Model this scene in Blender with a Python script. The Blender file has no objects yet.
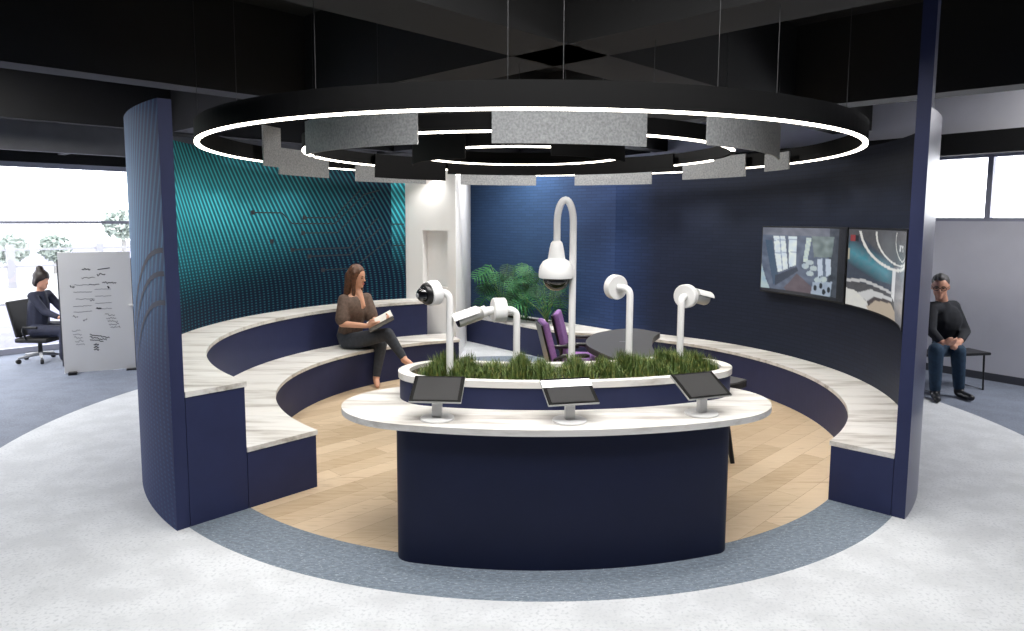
import bpy, bmesh, math, random
from mathutils import Vector, Matrix, noise
random.seed(7)
PI = math.pi
R = math.radians
C = bpy.context.scene.collection
sc = bpy.context.scene

# ------------------------------------------------------------------ materials
def new_mat(name):
    m = bpy.data.materials.new(name); m.use_nodes = True
    nt = m.node_tree; nt.nodes.clear()
    out = nt.nodes.new('ShaderNodeOutputMaterial')
    b = nt.nodes.new('ShaderNodeBsdfPrincipled')
    nt.links.new(b.outputs[0], out.inputs[0])
    return m, nt, b
def srgb(c):
    return tuple(((x/255)/12.92 if x/255 <= .04045 else ((x/255+.055)/1.055)**2.4) for x in c)
def mat(name, c, rough=.5, metal=0., noise_amt=0., noise_scale=20., emit=None, strength=1., spec=.5, bump=0.):
    m, nt, b = new_mat(name)
    col = (*srgb(c), 1)
    b.inputs['Roughness'].default_value = rough
    b.inputs['Metallic'].default_value = metal
    b.inputs['Specular IOR Level'].default_value = spec
    b.inputs['Base Color'].default_value = col
    if noise_amt or bump:
        tc = nt.nodes.new('ShaderNodeTexCoord')
        n = nt.nodes.new('ShaderNodeTexNoise'); n.inputs['Scale'].default_value = noise_scale; n.inputs['Detail'].default_value = 4
        nt.links.new(tc.outputs['Object'], n.inputs['Vector'])
        if noise_amt:
            r = nt.nodes.new('ShaderNodeValToRGB')
            lo = tuple(max(0, x*(1-noise_amt)) for x in col[:3]); hi = tuple(min(1, x*(1+noise_amt)) for x in col[:3])
            r.color_ramp.elements[0].position = .3; r.color_ramp.elements[1].position = .7
            r.color_ramp.elements[0].color = (*lo, 1); r.color_ramp.elements[1].color = (*hi, 1)
            nt.links.new(n.outputs['Fac'], r.inputs[0]); nt.links.new(r.outputs[0], b.inputs['Base Color'])
        if bump:
            bp = nt.nodes.new('ShaderNodeBump'); bp.inputs['Strength'].default_value = bump; bp.inputs['Distance'].default_value = .01
            nt.links.new(n.outputs['Fac'], bp.inputs['Height']); nt.links.new(bp.outputs[0], b.inputs['Normal'])
    if emit:
        b.inputs['Emission Color'].default_value = (*srgb(emit), 1)
        b.inputs['Emission Strength'].default_value = strength
    return m
class N:
    """tiny node-math builder"""
    def __init__(s, nt): s.nt = nt
    def m(s, op, a, b=0., c=None, clamp=False):
        n = s.nt.nodes.new('ShaderNodeMath'); n.operation = op; n.use_clamp = clamp
        for i, v in enumerate((a, b) if c is None else (a, b, c)):
            if isinstance(v, (int, float)): n.inputs[i].default_value = v
            else: s.nt.links.new(v, n.inputs[i])
        return n.outputs[0]
    def ramp(s, f, stops):
        r = s.nt.nodes.new('ShaderNodeValToRGB'); e = r.color_ramp.elements
        while len(e) < len(stops): e.new(.5)
        for i, (p, c) in enumerate(stops):
            e[i].position = p; e[i].color = (*srgb(c), 1)
        s.nt.links.new(f, r.inputs[0]); return r.outputs[0]
    def mix(s, f, a, b):
        n = s.nt.nodes.new('ShaderNodeMix'); n.data_type = 'RGBA'
        for i, v in ((0, f), (6, a), (7, b)):
            if isinstance(v, (int, float)): n.inputs[i].default_value = v
            elif isinstance(v, tuple): n.inputs[i].default_value = (*srgb(v), 1)
            else: s.nt.links.new(v, n.inputs[i])
        return n.outputs[2]
    def smooth(s, x, lo, hi):
        n = s.nt.nodes.new('ShaderNodeMapRange'); n.interpolation_type = 'SMOOTHSTEP'
        s.nt.links.new(x, n.inputs[0]); n.inputs[1].default_value = lo; n.inputs[2].default_value = hi
        return n.outputs[0]

def uv_nodes(nt):
    t = nt.nodes.new('ShaderNodeTexCoord'); sp = nt.nodes.new('ShaderNodeSeparateXYZ')
    nt.links.new(t.outputs['UV'], sp.inputs[0]); return sp.outputs[0], sp.outputs[1]

def mural(name, navy, teal, centre, reach, seam_u=None, dot_from=1.75, lean=.1, wash=.24):
    """printed wall graphic: leaning lines that break up into dots, teal fading to navy"""
    m, nt, b = new_mat(name); n = N(nt); u, v = uv_nodes(nt)
    b.inputs['Roughness'].default_value = .6; b.inputs['Specular IOR Level'].default_value = .12
    dv = n.m('MAXIMUM', n.m('SUBTRACT', v, 1.2), 0.)
    s = n.m('ADD', n.m('SUBTRACT', u, n.m('MULTIPLY', n.m('MULTIPLY', dv, dv), lean*2)), n.m('MULTIPLY', n.m('SINE', n.m('MULTIPLY', v, 1.6)), .12))
    line = n.smooth(n.m('SINE', n.m('MULTIPLY', s, 2*PI/.078)), -.2, .9)
    dots = n.smooth(n.m('SINE', n.m('MULTIPLY', v, 2*PI/.034)), -.3, .5)
    low = n.smooth(v, dot_from+.5, dot_from-.35)
    dotmask = n.m('SUBTRACT', 1., n.m('MULTIPLY', low, n.m('SUBTRACT', 1., dots)))
    line = n.m('MULTIPLY', line, dotmask)
    du = n.m('DIVIDE', n.m('SUBTRACT', u, centre[0]), reach[0]); dvv = n.m('DIVIDE', n.m('SUBTRACT', v, centre[1]), reach[1])
    d = n.m('SQRT', n.m('ADD', n.m('MULTIPLY', du, du), n.m('MULTIPLY', dvv, dvv)))
    f = n.smooth(d, 1.05, .0)
    if seam_u is not None:   # the print starts afresh on the last narrow sheet
        sm = n.m('LESS_THAN', u, seam_u)
        f2 = n.smooth(v, 1.3, 2.6)
        f = n.m('ADD', n.m('MULTIPLY', n.m('SUBTRACT', 1., sm), f), n.m('MULTIPLY', sm, n.m('MULTIPLY', f2, .8)))
    g = n.m('ADD', n.m('MULTIPLY', f, .86), .14)
    base = n.mix(n.m('MULTIPLY', f, wash), navy, teal)
    col = n.mix(n.m('MULTIPLY', line, g), base, teal)
    nt.links.new(col, b.inputs['Base Color'])
    return m

def stone(name):
    m, nt, b = new_mat(name); n = N(nt)
    tc = nt.nodes.new('ShaderNodeTexCoord'); mp = nt.nodes.new('ShaderNodeMapping')
    mp.inputs['Rotation'].default_value = (0, 0, R(-38)); mp.inputs['Scale'].default_value = (1.0, 6.5, 6.5)
    nt.links.new(tc.outputs['Object'], mp.inputs[0])
    t = nt.nodes.new('ShaderNodeTexNoise'); t.inputs['Scale'].default_value = 1.1; t.inputs['Detail'].default_value = 9; t.inputs['Roughness'].default_value = .62
    nt.links.new(mp.outputs[0], t.inputs[0])
    col = n.ramp(t.outputs['Fac'], [(.3, (150, 143, 136)), (.42, (200, 196, 191)), (.52, (221, 219, 216)), (.66, (226, 223, 219)), (.8, (200, 192, 184))])
    nt.links.new(col, b.inputs['Base Color']); b.inputs['Roughness'].default_value = .42
    return m

def planks():
    m, nt, b = new_mat('oak_planks'); n = N(nt)
    tc = nt.nodes.new('ShaderNodeTexCoord'); mp = nt.nodes.new('ShaderNodeMapping')
    mp.inputs['Rotation'].default_value = (0, 0, R(-47)); nt.links.new(tc.outputs['Object'], mp.inputs[0])
    br = nt.nodes.new('ShaderNodeTexBrick'); br.offset = .37
    br.inputs['Scale'].default_value = 1; br.inputs['Brick Width'].default_value = 1.7; br.inputs['Row Height'].default_value = .2
    br.inputs['Mortar Size'].default_value = .0022; br.inputs['Bias'].default_value = 0
    br.inputs['Color1'].default_value = (*srgb((208, 186, 158)), 1); br.inputs['Color2'].default_value = (*srgb((170, 145, 113)), 1); br.inputs['Mortar'].default_value = (*srgb((140, 112, 84)), 1)
    nt.links.new(mp.outputs[0], br.inputs[0])
    mp2 = nt.nodes.new('ShaderNodeMapping'); mp2.inputs['Rotation'].default_value = (0, 0, R(-47)); mp2.inputs['Scale'].default_value = (1.5, 22, 1)
    nt.links.new(tc.outputs['Object'], mp2.inputs[0])
    t = nt.nodes.new('ShaderNodeTexNoise'); t.inputs['Scale'].default_value = 1.6; t.inputs['Detail'].default_value = 8; t.inputs['Distortion'].default_value = 1.2
    nt.links.new(mp2.outputs[0], t.inputs[0])
    f = n.smooth(t.outputs['Fac'], .3, .62)
    col = n.mix(n.m('MULTIPLY', f, .4), br.outputs['Color'], (218, 198, 170))
    g = n.smooth(t.outputs['Fac'], .54, .72)
    col = n.mix(n.m('MULTIPLY', g, .55), col, (150, 120, 88))
    nt.links.new(col, b.inputs['Base Color']); b.inputs['Roughness'].default_value = .45
    return m

def speckle(name, base, fleck, scale, lo, hi, cloud=.06, rough=.8, stretch=(1, 1, 1), rot=0, cs=3.5):
    m, nt, b = new_mat(name); n = N(nt)
    tc = nt.nodes.new('ShaderNodeTexCoord'); mp = nt.nodes.new('ShaderNodeMapping')
    mp.inputs['Scale'].default_value = stretch; mp.inputs['Rotation'].default_value = (0, 0, rot)
    nt.links.new(tc.outputs['Object'], mp.inputs[0])
    t = nt.nodes.new('ShaderNodeTexNoise'); t.inputs['Scale'].default_value = scale; t.inputs['Detail'].default_value = 3
    nt.links.new(mp.outputs[0], t.inputs[0])
    t2 = nt.nodes.new('ShaderNodeTexNoise'); t2.inputs['Scale'].default_value = cs; t2.inputs['Detail'].default_value = 5
    nt.links.new(mp.outputs[0], t2.inputs[0])
    f = n.smooth(t.outputs['Fac'], lo, hi)
    dark = tuple(int(c*(1-cloud)) for c in base)
    c0 = n.mix(n.smooth(t2.outputs['Fac'], .35, .65), dark, base)
    nt.links.new(n.mix(f, c0, fleck), b.inputs['Base Color']); b.inputs['Roughness'].default_value = rough
    return m

def brick_blue():
    """right-hand wall: fine printed rows of small blocks; base colour blue at the far end, charcoal navy at the near end"""
    m, nt, b = new_mat('block_print_blue'); n = N(nt); u, v = uv_nodes(nt)
    cb = nt.nodes.new('ShaderNodeCombineXYZ'); nt.links.new(u, cb.inputs[0]); nt.links.new(v, cb.inputs[1])
    br = nt.nodes.new('ShaderNodeTexBrick'); br.inputs['Scale'].default_value = 1
    br.inputs['Brick Width'].default_value = .21; br.inputs['Row Height'].default_value = .05; br.inputs['Mortar Size'].default_value = .006; br.inputs['Mortar Smooth'].default_value = .3
    br.inputs['Color1'].default_value = (1, 1, 1, 1); br.inputs['Color2'].default_value = (.72, .72, .72, 1); br.inputs['Mortar'].default_value = (.42, .42, .42, 1)
    nt.links.new(cb.outputs[0], br.inputs[0])
    f = n.smooth(u, 2.2, 6.6)  # base colour runs along the wall from charcoal navy to blue
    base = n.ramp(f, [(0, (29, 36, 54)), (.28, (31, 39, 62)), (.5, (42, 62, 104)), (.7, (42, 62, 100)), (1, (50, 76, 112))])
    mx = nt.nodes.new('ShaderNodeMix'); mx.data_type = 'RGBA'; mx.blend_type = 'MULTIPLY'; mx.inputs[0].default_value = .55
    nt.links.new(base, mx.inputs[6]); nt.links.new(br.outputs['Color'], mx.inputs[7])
    nt.links.new(mx.outputs[2], b.inputs['Base Color']); b.inputs['Roughness'].default_value = .55; b.inputs['Specular IOR Level'].default_value = .2
    return m

def glass():
    m = bpy.data.materials.new('window_glass'); m.use_nodes = True; nt = m.node_tree; nt.nodes.clear()
    out = nt.nodes.new('ShaderNodeOutputMaterial'); mx = nt.nodes.new('ShaderNodeMixShader'); mx.inputs[0].default_value = .06
    t = nt.nodes.new('ShaderNodeBsdfTransparent'); g = nt.nodes.new('ShaderNodeBsdfGlossy'); g.inputs['Roughness'].default_value = .03
    nt.links.new(t.outputs[0], mx.inputs[1]); nt.links.new(g.outputs[0], mx.inputs[2]); nt.links.new(mx.outputs[0], out.inputs[0])
    return m
def attr_screen(name, strength):
    m, nt, b = new_mat(name)
    a = nt.nodes.new('ShaderNodeVertexColor'); a.layer_name = 'picture'
    nt.links.new(a.outputs[0], b.inputs['Emission Color']); b.inputs['Emission Strength'].default_value = strength
    b.inputs['Base Color'].default_value = (.01, .01, .012, 1); b.inputs['Roughness'].default_value = .2
    return m

M = dict(
    navy=mat('navy_laminate', (43, 49, 82), .5, spec=.22, noise_amt=.05, noise_scale=6),
    navy_dark=mat('navy_counter', (17, 24, 52), .5, spec=.25, noise_amt=.05, noise_scale=6),
    stone=stone('grey_veined_white_stone'), oak=planks(),
    white_floor=speckle('white_speckled_carpet', (206, 209, 213), (180, 184, 190), 48, .48, .74, .06),
    slate=speckle('slate_carpet', (118, 130, 144), (172, 180, 186), 46, .58, .72, .15, stretch=(1, 2.6, 1), rot=R(-40), cs=22),
    grey_floor=speckle('grey_carpet', (112, 120, 136), (124, 132, 147), 60, .5, .7, .08),
    white=mat('white_paint', (246, 246, 247), .45, noise_amt=.01, noise_scale=3),
    white_metal=mat('white_powder_coat', (226, 226, 226), .32),
    black=mat('black_plastic', (14, 14, 16), .35), rubber=mat('black_rubber', (22, 22, 24), .7),
    gloss=mat('glossy_black_dome', (10, 10, 13), .06, spec=.8),
    screen_off=mat('dark_glass_screen', (54, 54, 55), .5, spec=.12), bezel=mat('black_bezel', (8, 8, 9), .5, spec=.12),
    silver=mat('brushed_silver', (176, 176, 174), .35, .6),
    ceil=mat('black_ceiling_paint', (5, 5, 6), .9), beam=mat('dark_concrete_beam', (17, 17, 18), .85, noise_amt=.12, noise_scale=5),
    band=mat('black_ring_band', (7, 7, 8), .75, spec=.2), felt=mat('grey_felt', (152, 154, 156), .95, noise_amt=.25, noise_scale=55, bump=.4),
    led=mat('led_diffuser', (255, 255, 255), .5, emit=(255, 247, 232), strength=7),
    wire=mat('steel_wire', (60, 60, 62), .5, .6),
    soil=mat('dark_soil', (44, 36, 26), .95, noise_amt=.4, noise_scale=40, bump=.5),
    purple=mat('purple_fabric', (150, 108, 172), .85, noise_amt=.12, noise_scale=60),
    table=mat('graphite_tabletop', (84, 84, 86), .42, noise_amt=.05, noise_scale=30),
    wallgrey=mat('pale_grey_wall', (214, 214, 222), .8, noise_amt=.03, noise_scale=3),
    roomgrey=mat('room_grey_wall', (120, 122, 130), .9),
    frame=mat('window_frame_grey', (150, 152, 166), .5), glass=glass(),
    skirt=mat('dark_skirting', (70, 72, 80), .6),
    board=mat('whiteboard_enamel', (222, 222, 222), .3), ink=mat('black_marker_ink', (48, 48, 54), .7), ink2=mat('grey_marker_ink', (120, 120, 126), .7),
    skin=mat('skin_fair', (214, 160, 132), .5), skin2=mat('skin_tan', (198, 146, 122), .5),
    hair=mat('brown_hair', (88, 56, 38), .45, noise_amt=.5, noise_scale=26), hair_dark=mat('dark_hair', (36, 26, 24), .5, noise_amt=.3, noise_scale=30),
    hair_grey=mat('dark_grey_hair', (58, 56, 58), .55, noise_amt=.3, noise_scale=30),
    blouse=mat('brown_blouse', (96, 78, 68), .75, noise_amt=.25, noise_scale=28), jeans=mat('charcoal_jeans', (56, 60, 68), .8, noise_amt=.18, noise_scale=24),
    sweater=mat('black_sweater', (26, 29, 36), .9, noise_amt=.2, noise_scale=30), bluejeans=mat('dark_blue_jeans', (32, 56, 78), .85, noise_amt=.2, noise_scale=25),
    suit=mat('navy_suit', (32, 36, 56), .8, noise_amt=.15, noise_scale=25), boot=mat('black_leather', (30, 32, 36), .35), lip=mat('lip_pink', (176, 92, 86), .5),
    paper=mat('magazine_paper', (224, 222, 216), .5), cover=mat('magazine_cover', (58, 52, 46), .4, noise_amt=.6, noise_scale=18),
    leaf=mat('monstera_leaf', (50, 104, 62), .5, spec=.25, noise_amt=.45, noise_scale=9), leaf2=mat('palm_leaf_dark', (24, 60, 36), .55, spec=.2, noise_amt=.4, noise_scale=9), stem=mat('plant_stem', (110, 138, 84), .5),
    outground=mat('outdoor_paving', (118, 118, 140), .9, noise_amt=.05, noise_scale=1), outwall=mat('outdoor_render', (150, 150, 156), .9), outlawn=mat('outdoor_pale_strip', (150, 150, 150), .9), tree=mat('pale_tree_foliage', (160, 170, 162), .9, noise_amt=.08, noise_scale=4), trunk=mat('tree_bark', (150, 148, 146), .9),
    fillpanel=mat('fill_panel_diffuser', (255, 255, 255), .5, emit=(250, 250, 255), strength=6.0),
    chip=mat('chip_grey', (150, 152, 156), .4),
)
def grass_mat():
    m, nt, b = new_mat('grass_blades'); n = N(nt)
    oi = nt.nodes.new('ShaderNodeTexCoord'); t = nt.nodes.new('ShaderNodeTexNoise'); t.inputs['Scale'].default_value = 24
    nt.links.new(oi.outputs['Object'], t.inputs[0])
    nt.links.new(n.ramp(t.outputs['Fac'], [(.3, (52, 76, 30)), (.5, (78, 100, 42)), (.68, (122, 124, 62)), (.8, (128, 84, 52))]), b.inputs['Base Color'])
    b.inputs['Roughness'].default_value = .6; return m
M['grass'] = grass_mat(); M['navy_mid'] = mat('navy_trough', (37, 43, 74), .5, spec=.22, noise_amt=.05, noise_scale=6); M['navy_satin'] = mat('navy_satin_laminate', (56, 60, 96), .28, spec=.7)
TEAL = (78, 204, 222)
M['mural_in'] = mural('teal_circuit_mural', (8, 20, 44), TEAL, (3.726*R(183), 2.4), (3.5, 1.2), seam_u=3.726*R(124.1))
M['mural_out'] = mural('blue_line_mural', (34, 44, 86), (70, 140, 186), (3.73*R(212), 2.25), (1.8, 1.3), dot_from=1.3, lean=.05, wash=.5)
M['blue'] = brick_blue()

# ------------------------------------------------------------------ object helpers
def tag(o, label=None, cat=None, group=None, kind=None):
    if label: o['label'] = label
    if cat: o['category'] = cat
    if group: o['group'] = group
    if kind: o['kind'] = kind
    return o
def thing(name, label, cat, loc=(0, 0, 0), rz=0, group=None):
    o = bpy.data.objects.new(name, None); C.objects.link(o); o.empty_display_size = .1
    o.location = loc; o.rotation_euler = (0, 0, rz)
    return tag(o, label, cat, group)
def link(name, me, m, parent=None, smooth=False):
    if m is not None and not len(me.materials): me.materials.append(m)
    o = bpy.data.objects.new(name, me); C.objects.link(o)
    if parent: o.parent = parent
    if smooth:
        for p in me.polygons: p.use_smooth = True
    return o
def obj(name, bm, m, parent=None, smooth=False, sharp=None):
    bmesh.ops.recalc_face_normals(bm, faces=bm.faces)
    me = bpy.data.meshes.new(name); bm.to_mesh(me); bm.free()
    o = link(name, me, m, parent, smooth)
    if sharp is not None:
        for p in me.polygons: p.use_smooth = True
        me.set_sharp_from_angle(angle=R(sharp))
    return o
def struct(name, bm, m, parent=None, **k):
    o = obj(name, bm, m, parent, **k)
    if not parent: o['kind'] = 'structure'
    return o
def BM(): return bmesh.new()
def add_poly_prism(bm, pts, z0, z1):
    lo = [bm.verts.new((x, y, z0)) for x, y in pts]; hi = [bm.verts.new((x, y, z1)) for x, y in pts]
    n = len(pts)
    bm.faces.new(lo[::-1]); bm.faces.new(hi)
    for i in range(n): bm.faces.new((lo[i], lo[(i+1) % n], hi[(i+1) % n], hi[i]))
    return bm
def add_box(bm, c, s, rot=None):
    c = Vector(c); vs = []
    for dx in (-.5, .5):
        for dy in (-.5, .5):
            for dz in (-.5, .5):
                v = Vector((dx*s[0], dy*s[1], dz*s[2]))
                if rot is not None: v = rot @ v
                vs.append(bm.verts.new(c+v))
    for f in ((0, 1, 3, 2), (4, 6, 7, 5), (0, 4, 5, 1), (2, 3, 7, 6), (0, 2, 6, 4), (1, 5, 7, 3)): bm.faces.new([vs[i] for i in f])
    return bm
def bevel(bm, w, seg=2):
    bmesh.ops.bevel(bm, geom=[e for e in bm.edges], offset=w, segments=seg, profile=.5, affect='EDGES'); return bm
def frame_from(d):
    d = Vector(d).normalized(); a = Vector((0, 0, 1)) if abs(d.z) < .95 else Vector((1, 0, 0))
    x = a.cross(d).normalized(); return x, d.cross(x), d
def add_tube(bm, pts, r, n=12, caps=True):
    pts = [Vector(p) for p in pts]; rr = r if isinstance(r, (list, tuple)) else [r]*len(pts)
    rings = []; px = None
    for i, p in enumerate(pts):
        d = (pts[min(i+1, len(pts)-1)]-pts[max(i-1, 0)]).normalized()
        if px is None: x, y, _ = frame_from(d)
        else:
            x = (px-d*px.dot(d)).normalized(); y = d.cross(x)
        px = x
        rings.append([bm.verts.new(p+(x*math.cos(2*PI*k/n)+y*math.sin(2*PI*k/n))*rr[i]) for k in range(n)])
    for a, b in zip(rings, rings[1:]):
        for k in range(n): bm.faces.new((a[k], a[(k+1) % n], b[(k+1) % n], b[k]))
    if caps: bm.faces.new(rings[0][::-1]); bm.faces.new(rings[-1])
    return bm
def add_lathe(bm, prof, origin=(0, 0, 0), axis=(0, 0, 1), n=28):
    """prof: list of (radius, distance along axis)"""
    o = Vector(origin); x, y, d = frame_from(axis); rings = []
    for r, h in prof:
        if r < 1e-5: rings.append([bm.verts.new(o+d*h)])
        else: rings.append([bm.verts.new(o+d*h+(x*math.cos(2*PI*k/n)+y*math.sin(2*PI*k/n))*r) for k in range(n)])
    for a, b in zip(rings, rings[1:]):
        for k in range(n):
            q = [a[k % len(a)], a[(k+1) % len(a)], b[(k+1) % len(b)], b[k % len(b)]]
            q2 = []
            for v in q:
                if v not in q2: q2.append(v)
            if len(q2) > 2: bm.faces.new(q2)
    for g in (rings[0], rings[-1]):
        if len(g) > 2: bm.faces.new(g)
    return bm
def pol(r, a, z=0): return Vector((r*math.cos(R(a)), r*math.sin(R(a)), z))
def add_arc(bm, prof, a0, a1, step=1.5, closed=False, centre=(0, 0)):
    """sweep a closed (r, z) polygon round the vertical axis from angle a0 to a1 (degrees); UV = (arc length, height)"""
    n = max(2, int(abs(a1-a0)/step)); uv = bm.loops.layers.uv.verify()
    k = len(prof); rings = []
    for i in range(n if closed else n+1):
        a = a0+(a1-a0)*i/n
        rings.append((a, [bm.verts.new((centre[0]+r*math.cos(R(a)), centre[1]+r*math.sin(R(a)), z)) for r, z in prof]))
    rad = max(r for r, z in prof)
    rng = range(n)
    for i in rng:
        a, A = rings[i]; b, B = rings[(i+1) % len(rings)]
        if closed and i == n-1: b = a1
        for j in range(k):
            f = bm.faces.new((A[j], B[j], B[(j+1) % k], A[(j+1) % k]))
            for l, (ang, zz) in zip(f.loops, ((a, prof[j][1]), (b, prof[j][1]), (b, prof[(j+1) % k][1]), (a, prof[(j+1) % k][1]))): l[uv].uv = (R(ang)*rad, zz)
    if not closed:
        bm.faces.new(rings[0][1]); bm.faces.new(rings[-1][1][::-1])
    return bm
def rect(r0, r1, z0, z1): return [(r0, z0), (r1, z0), (r1, z1), (r0, z1)]
def arc_strip(r, a0, a1, z0, z1, step=1.): return add_arc(BM(), rect(r-.001, r, z0, z1), a0, a1, step)

def polar_plan(a_mid, a_half, r0, r1, cr_s, cr_r, n=10):
    """a rounded bar bent round the centre: half angle a_half, radii r0..r1, corner radii cr_s (degrees) by cr_r (metres); plan points"""
    pts = []
    cs = [(a_half-cr_s, r1-cr_r, 0), (-(a_half-cr_s), r1-cr_r, 90), (-(a_half-cr_s), r0+cr_r, 180), (a_half-cr_s, r0+cr_r, 270)]
    for i, (s, r, st) in enumerate(cs):
        for k in range(n+1):
            t = R(st+90*k/n); ss = s+cr_s*math.cos(t); rr = r+cr_r*math.sin(t); pts.append((a_mid+ss, rr))
        ns, nr, nst = cs[(i+1) % 4]
        if i in (0, 2):   # long sides: follow the arc
            e = pts[-1]; t = R(nst); tgt = (a_mid+ns+cr_s*math.cos(t), nr+cr_r*math.sin(t))
            for k in range(1, 24): f = k/24; pts.append((e[0]+(tgt[0]-e[0])*f, e[1]+(tgt[1]-e[1])*f))
    out = []
    for a, r in pts:
        p = (r*math.cos(R(a)), r*math.sin(R(a)))
        if not out or math.dist(out[-1], p) > 1e-4: out.append(p)
    if math.dist(out[0], out[-1]) < 1e-4: out.pop()
    return out
def inset_ring(bm, outer, inner, z0, z1):
    """a rim: same-length outer and inner plan outlines"""
    n = len(outer); L = []
    for pts, z in ((outer, z0), (outer, z1), (inner, z1), (inner, z0)): L.append([bm.verts.new((x, y, z)) for x, y in pts])
    for j in range(4):
        A, B = L[j], L[(j+1) % 4]
        for i in range(n): bm.faces.new((A[i], A[(i+1) % n], B[(i+1) % n], B[i]))
    return bm

# ------------------------------------------------------------------ setting
FA = 47.0                                   # the building's own grid is turned 47 degrees
dA = Vector((math.cos(R(FA)), math.sin(R(FA)), 0)); dB = Vector((math.cos(R(FA-90)), math.sin(R(FA-90)), 0))
nA = Vector((-dA.y, dA.x, 0)); nB = Vector((-dB.y, dB.x, 0))   # nB = dA
PL = Vector((-8.435, 3.356, 0)); PR = Vector((6.49, 2.17, 0))
back = PL+dA*9.2
# right side wall direction as seen on site: a little off the grid
dR = Vector((.596, -.803, 0)); nR = Vector((.803, .596, 0))
tR = ((back-PR).dot(nA))/dR.dot(nA)
# corner where left window wall meets the right wall
den = dA.x*(-dR.y)-dA.y*(-dR.x)
qx, qy = (PR-PL).x, (PR-PL).y
tL = (qx*(-dR.y)-qy*(-dR.x))/den
corner = PL+dA*tL
left_end = corner-dA*26; right_end = corner+dR*24; rear = left_end+dR*24
foot = [(corner.x, corner.y), (left_end.x, left_end.y), (rear.x, rear.y), (right_end.x, right_end.y)]
struct('floor', add_poly_prism(BM(), foot, -.1, -.004), M['grey_floor'])
b = BM(); add_arc(b, rect(3.643, 5.15, -.0038, 0), 0, 360, 2, closed=True); struct('white_floor', b, M['white_floor'])
# the white carpet runs on towards the entrance side as one broad field in front of the pavilion
b = BM(); add_arc(b, rect(3.18, 3.643, -.0038, .0005), 0, 360, 2, closed=True); struct('slate_ring_floor', b, M['slate'])
b = BM(); add_poly_prism(b, [(3.181*math.cos(R(a)), 3.181*math.sin(R(a))) for a in range(0, 360, 2)], -.0038, .0002); struct('wood_floor', b, M['oak'])
struct('ceiling', add_poly_prism(BM(), foot, 4.6, 4.7), M['ceil'])
ZB = 3.6
def beam_line(d, n, off, w, name='ceiling_beam', l0=-14, l1=16, zb=ZB):
    b = BM(); m_ = Matrix((d, n, Vector((0, 0, 1)))).transposed()
    add_box(b, n*off+d*(l0+l1)/2+Vector((0, 0, (zb+4.6)/2)), (l1-l0, w, 4.6-zb), m_)
    return struct(name, b, M['beam'])
for off, w in ((-1.08, .62), (2.9, .36), (7.1, .2)): beam_line(dA, nA, off, w, l0=-13, l1=9)
for off, w in ((-.75, .55), (3.6, .4), (7.4, .4)):
    beam_line(dB, nB, off, w, l0=-11, l1=10)

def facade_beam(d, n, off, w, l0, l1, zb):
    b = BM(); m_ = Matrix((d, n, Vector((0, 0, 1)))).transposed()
    add_box(b, n*off+d*(l0+l1)/2+Vector((0, 0, (zb+4.6)/2)), (l1-l0, w, 4.6-zb), m_); struct('ceiling_beam', b, M['daylit_beam'])
M['daylit_beam'] = mat('daylight_tinted_beam', (92, 92, 94), .85, noise_amt=.1, noise_scale=4)  # lighter copy of the beam grey, window light put into the colour
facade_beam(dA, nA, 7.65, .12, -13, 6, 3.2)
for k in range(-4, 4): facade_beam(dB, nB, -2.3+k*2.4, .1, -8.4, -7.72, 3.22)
# left window wall: head, glazing with transom and mullions, seen blown out
def local_box(bm, p, d, n, s0, s1, t0, t1, z0, z1):
    m_ = Matrix((d, n, Vector((0, 0, 1)))).transposed()
    add_box(bm, p+d*(s0+s1)/2+n*(t0+t1)/2+Vector((0, 0, (z0+z1)/2)), (s1-s0, t1-t0, z1-z0), m_)
S0 = -(26-tL); S1 = tL
b = BM(); local_box(b, PL, dA, nA, S0, S1, -.1, .15, 3.08, 4.6); struct('wall_left', b, M['ceil'])
w1 = bpy.data.objects.new('window_1', None); C.objects.link(w1); w1['kind'] = 'structure'
b = BM()
for z0, z1, t in ((0, .09, .1), (2.09, 2.14, .05), (3.0, 3.08, .1)): local_box(b, PL, dA, nA, S0, S1, -.05, t-.05, z0, z1)
for k in range(-8, 6):
    s = k*2.9+1.2
    if S0 < s < S1 and not (-1.2 < s < 2.6): local_box(b, PL, dA, nA, s-.035, s+.035, -.05, .03, .09, 3.0)
obj('window_frame', b, M['frame'], w1)
b = BM(); local_box(b, PL, dA, nA, S0, S1, -.004, .004, .09, 3.0); obj('window_pane', b, M['glass'], w1)

# right side wall with a high ribbon window
LR = 24-(corner-PR).length
lo, hi = -(corner-PR).length, LR
sill, head = 2.2, 3.13
b = BM(); local_box(b, PR, dR, nR, lo, hi, 0, .2, -.05, sill); struct('wall_right_side', b, M['wallgrey'])
b = BM(); local_box(b, PR, dR, nR, lo, hi, 0, .2, head, 4.6); struct('wall_right_header', b, M['wallgrey'])
b = BM(); local_box(b, PR, dR, nR, lo, hi, -.2, -.004, 3.12, 3.42); struct('ceiling_beam', b, M['ceil'])
b = BM(); local_box(b, PR, dR, nR, lo, hi, -.02, 0, -.004, .1); struct('baseboard_right', b, M['skirt'])
w2 = bpy.data.objects.new('window_2', None); C.objects.link(w2); w2['kind'] = 'structure'
b = BM()
local_box(b, PR, dR, nR, lo, hi, .02, .12, sill, sill+.05); local_box(b, PR, dR, nR, lo, hi, .02, .12, head-.05, head)
k = lo+.2
for s in [-.24+i*1.0 for i in range(-10, 18)]:
    if lo < s < hi: local_box(b, PR, dR, nR, s-.035, s+.035, .02, .12, sill+.05, head-.05)
obj('window_frame', b, M['frame'], w2)
b = BM(); local_box(b, PR, dR, nR, lo, hi, .066, .074, sill+.05, head-.05); obj('window_pane', b, M['glass'], w2)
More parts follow.
